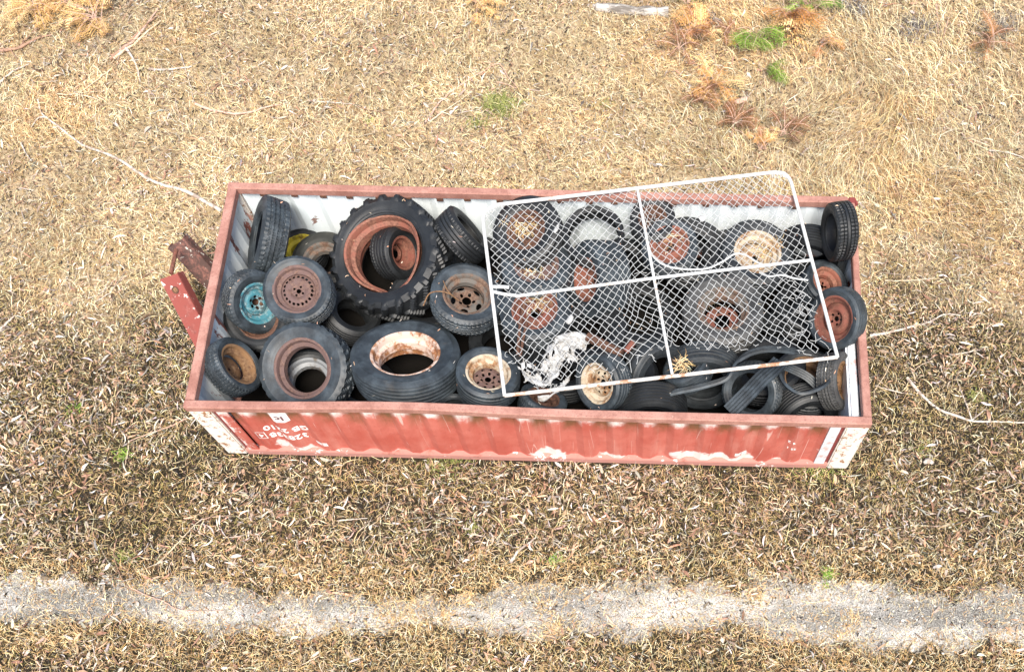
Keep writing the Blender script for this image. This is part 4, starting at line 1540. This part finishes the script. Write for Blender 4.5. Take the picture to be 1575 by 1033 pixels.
stick([(118, 150), (145, 132), (168, 115)], .012, 3, 'pale diagonal stick left of the bark bundle')
stick([(88, 146), (130, 146), (168, 143)], .010, 3, 'thin level stick crossing the pale diagonal one')
stick([(278, 83), (288, 115), (300, 160)], .010, 0, 'thin grey twig hanging down right of the white stick')
stick([(300, 160), (330, 170), (370, 174), (405, 166), (432, 160)], .020, 2, 'curved reddish bark piece above the container rim', name='bark_strip', cat='bark')
stick([(230, 107), (262, 107), (296, 103)], .018, 0, 'short white bleached stick below the bark bundle')
stick([(475, 155), (505, 157), (541, 160)], .015, 0, 'level pale stick above the middle of the container, left part')
stick([(541, 159), (560, 168), (600, 178)], .010, 1, 'dark thin twig continuing from the level pale stick')
stick([(318, 53), (345, 68), (370, 87)], .012, 1, 'dark twig in the upper left grass')
stick([(926, 162), (945, 175), (968, 196)], .013, 3, 'pale stick in the straw right of the green tuft')
stick([(6, 84), (35, 80), (62, 66), (85, 60)], .022, 1, 'dark dead branch near the upper left corner', twigs=([(35, 80), (52, 58), (66, 48)], [(20, 82), (30, 96)]))
stick([(1520, 234), (1545, 238), (1577, 249)], .016, 0, 'pale stick at the right picture edge')
stick([(1338, 516), (1372, 510), (1405, 502), (1428, 496), (1452, 484), (1476, 486)], .018, 0, 'pale kinked branch right of the container')
stick([(1362, 430), (1400, 432), (1445, 430), (1458, 445), (1470, 464)], .010, 3, 'thin bent stick in the grass right of the container')
stick([(1346, 594), (1375, 602), (1406, 608)], .013, 0, 'thin straight stick touching the front right corner')
stick([(1395, 581), (1415, 606), (1440, 629), (1468, 640), (1496, 649), (1535, 650), (1580, 651)], .020, 0, 'long pale branch running off the right picture edge', twigs=([(1494, 648), (1482, 618), (1470, 583)], [(1494, 647), (1508, 636), (1514, 630)]))
stick([(1468, 546), (1490, 542), (1516, 536)], .012, 0, 'short pale stick above the long right branch')
stick([(1370, 554), (1362, 575), (1346, 600), (1344, 612)], .008, 3, 'thin curled stalk by the container front right corner')
stick([(288, 643), (262, 656), (230, 668), (203, 680)], .013, 2, 'pinkish stick left of the front left corner')
stick([(202, 680), (199, 700), (194, 722)], .011, 3, 'pale stalk standing below the pinkish stick')
stick([(246, 867), (275, 836), (310, 800)], .012, 3, 'long straw-coloured stick in the dark leaves above the track')
stick([(312, 800), (330, 796), (352, 794)], .008, 2, 'short pinkish twig at the end of the straw-coloured stick')
stick([(184, 832), (180, 858), (188, 884), (198, 902), (216, 913)], .009, 1, 'thin brown stem reaching down to the track')
stick([(205, 905), (228, 916), (252, 924), (272, 936), (300, 938), (342, 938)], .010, 2, 'reddish twig lying on the gravel track')
stick([(786, 866), (798, 848), (812, 838), (824, 828)], .020, 0, 'curled grey bark piece in the dark leaves', name='bark_strip', cat='bark')
stick([(300, 728), (308, 742), (316, 756)], .010, 0, 'small grey twig below the front left corner')
stick([(520, 802), (545, 801), (567, 799)], .012, 0, 'small pale stick in the dark leaves below the container')
stick([(0, 512), (12, 500), (26, 486)], .018, 0, 'pale stick at the left edge beside the dark leaves')
stick([(138, 465), (165, 450), (180, 432), (188, 415)], .008, 0, 'thin grey twig, left one of a pair in the grass left of the channels')
stick([(150, 468), (175, 452), (196, 420)], .008, 0, 'thin grey twig, right one of a pair in the grass left of the channels')
stick([(34, 222), (42, 238), (52, 252)], .016, 0, 'grey bark flake near the left edge below the long branch', name='bark_strip', cat='bark')
stick([(1440, 8), (1441, 40), (1444, 74)], .014, 2, 'pinkish upright bark strip at the top right', name='bark_strip', cat='bark')
stick([(1458, 30), (1452, 52), (1446, 74)], .012, 2, 'shorter pinkish bark strip leaning on the other at the top right', name='bark_strip', cat='bark')
stick([(1150, 152), (1158, 142), (1162, 134)], .008, 0, 'thin pale stalk beside the pink bark scrap')
scrap([(1128, 157, .03), (1138, 155, .04), (1150, 150, .03)], .04, WOOD[2], 'pinkish white bark scrap among the brown bracken', 'bark_scrap')
scrap([(1420, 712, .03), (1428, 708, .05), (1436, 712, .03)], .03, WOOD[0], 'pale bark scrap in the dark leaves at the right', 'bark_scrap')

# the weathered log at the top
base = smooth_path([np.append(at(a, b, 0)[:2], 0) for a, b in ((912, 13), (950, 17), (990, 20), (1028, 21))], 40)
base[:, 2] = gh(base[:, 0], base[:, 1]) + .015
LOG = NT('bleached_log_wood', .9, .1)
n1 = LOG.noise(14, 6, .7, stretch=(.25, 1, 1), rand=False)
LOG.col(LOG.mix(LOG.ramp(n1, .42, .6), (.16, .14, .12), (.46, .43, .39))).bump(n1, .8, .02)
m = MB()
t = np.linspace(0, 1, 40)
m.tube(base, (.055 + .02 * (vnoise(t * 8, t * 0, 1, 4) - .5)) * np.where(t < .04, .6, 1), 12)
tag(m.build('fallen_log', LOG.m), 'weathered grey log lying at the top edge beside the green fern', 'log')


def fern(px, py, nf, size, cols, label, erect=.75, cat='fern', grp='bracken ferns at the top right', azr=(0, 6.28), z0=0.05):
    """rosette of arching fronds with paired leaflets"""
    c0 = at(px, py, 0)
    x0, y0 = c0[0], c0[1]
    z_ = float(gh(np.array([x0]), np.array([y0]))[0]) + z0
    V, F3, C = [], [], []
    st = MB()
    for q in range(int(nf * 1.5)):
        az = random.uniform(*azr)
        ln = size * random.uniform(.6, 1.1)
        el = erect * random.uniform(.9, 1.9)
        ns = 16
        p = np.array([x0 + random.gauss(0, size * .10), y0 + random.gauss(0, size * .10), z_])
        pts = [p]
        d_az = az
        for k_ in range(ns):
            el -= random.uniform(.03, .12)
            d_az += random.gauss(0, .07)
            p = p + np.array([math.cos(d_az) * math.cos(el), math.sin(d_az) * math.cos(el), math.sin(el)]) * ln / ns
            g_ = float(gh(np.array([p[0]]), np.array([p[1]]))[0]) + .08
            if p[2] < g_: p = np.array([p[0], p[1], g_]); el = max(el, 0)
            pts.append(p)
        pts = np.array(pts)
        st.tube(pts[::2], np.linspace(.005, .002, len(pts[::2])), 4, cap=False)
        base_c = np.array(random.choice(cols)) * random.uniform(.75, 1.25)
        if random.random() < .12: continue
        for k_ in range(4, ns + 1):
            if random.random() < .12: continue
            T = pts[k_] - pts[k_ - 1]; T /= np.linalg.norm(T)
            sd_ = np.cross(T, [0, 0, 1.0]); sd_ /= np.linalg.norm(sd_) + 1e-9
            f = k_ / ns
            lw = ln * .30 * math.sin(math.pi * min(1, .18 + .82 * (1 - f))) * random.uniform(.8, 1.1)
            for sgn in (-1, 1):
                dirn = sd_ * sgn * .9 + T * .45 + np.array([0, 0, random.uniform(-.5, .15)])
                dirn /= np.linalg.norm(dirn)
                nrm_ = np.cross(dirn, T)
                for part in range(4):                       # sub-leaflets along each leaflet
                    r0 = pts[k_] + dirn * lw * part / 4
                    wv = lw * .27 * (1 - part * .18)
                    for s2 in (-1, 1):
                        tip = r0 + (dirn * .8 + T * s2 * .9) * wv + np.array([0, 0, random.gauss(0, .004)])
                        b0 = len(V)
                        V += [r0, r0 + dirn * wv * .6, tip]
                        F3.append([b0, b0 + 1, b0 + 2])
                        cc_ = np.clip(base_c * random.uniform(.8, 1.2), .01, .9)
                        C += [cc_] * 3
    e = empty('fern', (x0, y0, z_))
    tag(e, label, cat, grp)
    bpy.context.view_layer.update()
    under(np_mesh('frond_leaves', np.array(V), [np.array(F3)], LEAF, False, col=np.array(C)), e)
    under(st.build('frond_stems', WOOD[2], None), e)
    return e


GREEN = [(.13, .23, .03), (.18, .29, .04), (.09, .17, .02), (.23, .33, .06)]
YEL = [(.52, .40, .05), (.46, .34, .05)]
BRN = [(.56, .30, .10), (.48, .23, .07), (.62, .38, .15), (.38, .17, .07), (.66, .45, .20)]
DBR = [(.17, .08, .04), (.22, .10, .045), (.30, .15, .065)]
fern(1213, 34, 16, .55, BRN, 'largest brown bracken clump at the top edge', azr=(3.6, 5.8))
fern(1246, 14, 12, .38, GREEN, 'bright green fern beside the largest brown bracken')
fern(1058, 10, 9, .34, GREEN, 'bright green fern at the top edge near the log')
fern(1163, 62, 9, .42, GREEN, 'green fern standing alone below the top edge', azr=(3.4, 6.0))
fern(1137, 74, 4, .20, YEL, 'small yellow fern beside the lone green fern', azr=(3.2, 4.6))
fern(1178, 114, 6, .30, GREEN, 'low green fern frond pointing down right', azr=(5.0, 6.1))
fern(1068, 62, 12, .38, BRN, 'orange-brown bracken below the green fern near the log')
fern(1048, 80, 7, .30, DBR, 'dark brown bracken left of the orange-brown bracken')
fern(1095, 148, 12, .40, BRN, 'orange-brown bracken in the straw above the gate')
fern(1078, 160, 10, .26, DBR, 'dark reddish bracken beside the bracken above the gate')
fern(1130, 196, 12, .28, DBR, 'reddish bracken nearest to the gate top bar')
fern(1262, 74, 7, .30, BRN, 'small orange bracken right of the largest clump', azr=(4.6, 6.2))
fern(1118, 60, 6, .22, DBR, 'small dark red bracken left of the yellow fern')
fern(1515, 76, 8, .34, DBR, 'brown bracken at the far right')
fern(1205, 212, 7, .3, DBR, 'low brown bracken above the container back rail')
fern(1170, 236, 6, .24, BRN, 'small tan bracken just above the gate')
GL = 'golden bracken at the top left'
for px, py, sz, lb in ((152, 36, .42, 'golden dead bracken right of the top left corner'), (62, 24, .42, 'golden dead bracken at the top left corner'), (108, 12, .36, 'golden dead bracken on the top edge between the other two'), (735, 8, .34, 'orange dead bracken at the top edge in the middle')):
    fern(px, py, 14, sz, [(.60, .37, .14), (.52, .30, .11), (.66, .44, .20)], lb, .5, grp=GL)


def tuft(px, py, n, spread, ln, cols, label, grp='green tufts in the grass'):
    c0 = at(px, py, 0)
    x = c0[0] + rng.normal(0, spread, n); y = c0[1] + rng.normal(0, spread * .8, n)
    o = blades('grass_tuft', x, y, rng.uniform(.5, 1.1, n) * ln, rng.uniform(.004, .007, n), rng.uniform(0, 6.28, n), rng.uniform(.1, 1.2, n), pick(cols, n), BLADE, None)
    return tag(o, label, 'grass tuft', grp)


GT = [(.22, .26, .07), (.30, .33, .11), (.38, .37, .15), (.16, .19, .05)]
BG = [(.20, .34, .05), (.28, .42, .08), (.15, .26, .04)]
tuft(768, 168, 520, .10, .16, GT, 'large olive green tuft in the straw above the container')
tuft(735, 195, 130, .06, .10, GT, 'small olive tuft below left of the large green tuft')
tuft(1272, 884, 90, .030, .08, BG, 'bright green weed on the upper edge of the track')
tuft(1269, 900, 40, .020, .06, BG, 'small bright green weed just below the other on the track')
tuft(192, 702, 90, .030, .10, BG, 'bright green tuft beside the pale stalk at the left')
tuft(566, 185, 50, .03, .06, BG, 'tiny green weed by the dark thin twig')
tuft(690, 706, 380, .16, .08, GT, 'yellow-green grass at the foot of the front wall, left of its middle')
tuft(856, 862, 70, .04, .07, BG, 'yellow-green tuft below the curled grey bark')
tuft(730, 812, 80, .045, .08, GT, 'olive tuft in the dark leaves under the container middle')
tuft(195, 856, 110, .05, .08, GT, 'olive tuft beside the thin brown stem')
tuft(1500, 610, 80, .045, .08, GT, 'olive tuft below the long right branch')
tuft(115, 630, 70, .05, .06, BG, 'green sprig in the dark leaves at the left')
tuft(1255, 712, 330, .16, .10, GT, 'olive grass at the foot of the front wall near its right end')
tuft(930, 162, 70, .05, .07, GT, 'olive tuft by the pale stick in the straw')
tuft(1420, 690, 70, .05, .07, GT, 'olive tuft right of the front right corner')
GOLDT = 'golden grass clumps on the track'
for px, py, n, sp, lb in ((855, 965, 160, .06, 'golden clump left of the right-hand gravel stretch'), (690, 945, 110, .05, 'golden clump on the gravel in the middle'), (600, 950, 150, .07, 'golden clump left of the middle gravel clump'),
                          (1165, 915, 120, .06, 'golden clump on the upper track edge towards the right'), (1310, 950, 80, .05, 'small golden clump alone on the right gravel'), (720, 920, 90, .05, 'pale golden clump on the bright gravel'),
                          (635, 945, 120, .06, 'golden clump joined to the middle gravel clumps'), (840, 935, 130, .06, 'golden clump above the right-hand gravel stretch'), (1290, 975, 60, .04, 'tiny golden clump low on the right gravel')):
    tuft(px, py, n, sp, .07, GOLD, lb, GOLDT)
GREYS = [(.16, .14, .13), (.24, .22, .20), (.10, .09, .085), (.34, .32, .30)]
GG = 'dead grey shrubs at the top right'
for px, py, n, sp, lb in ((1088, 38, 160, .07, 'small ash-grey dead shrub near the log'), (1305, 8, 420, .16, 'ash-grey dead shrub on the top edge right of the largest bracken'), (1408, 44, 260, .10, 'ash-grey dead shrub left of the pinkish bark strips'), (1535, 42, 320, .14, 'ash-grey dead shrub in the top right corner')):
    tuft(px, py, n, sp, .16, GREYS, lb, GG)
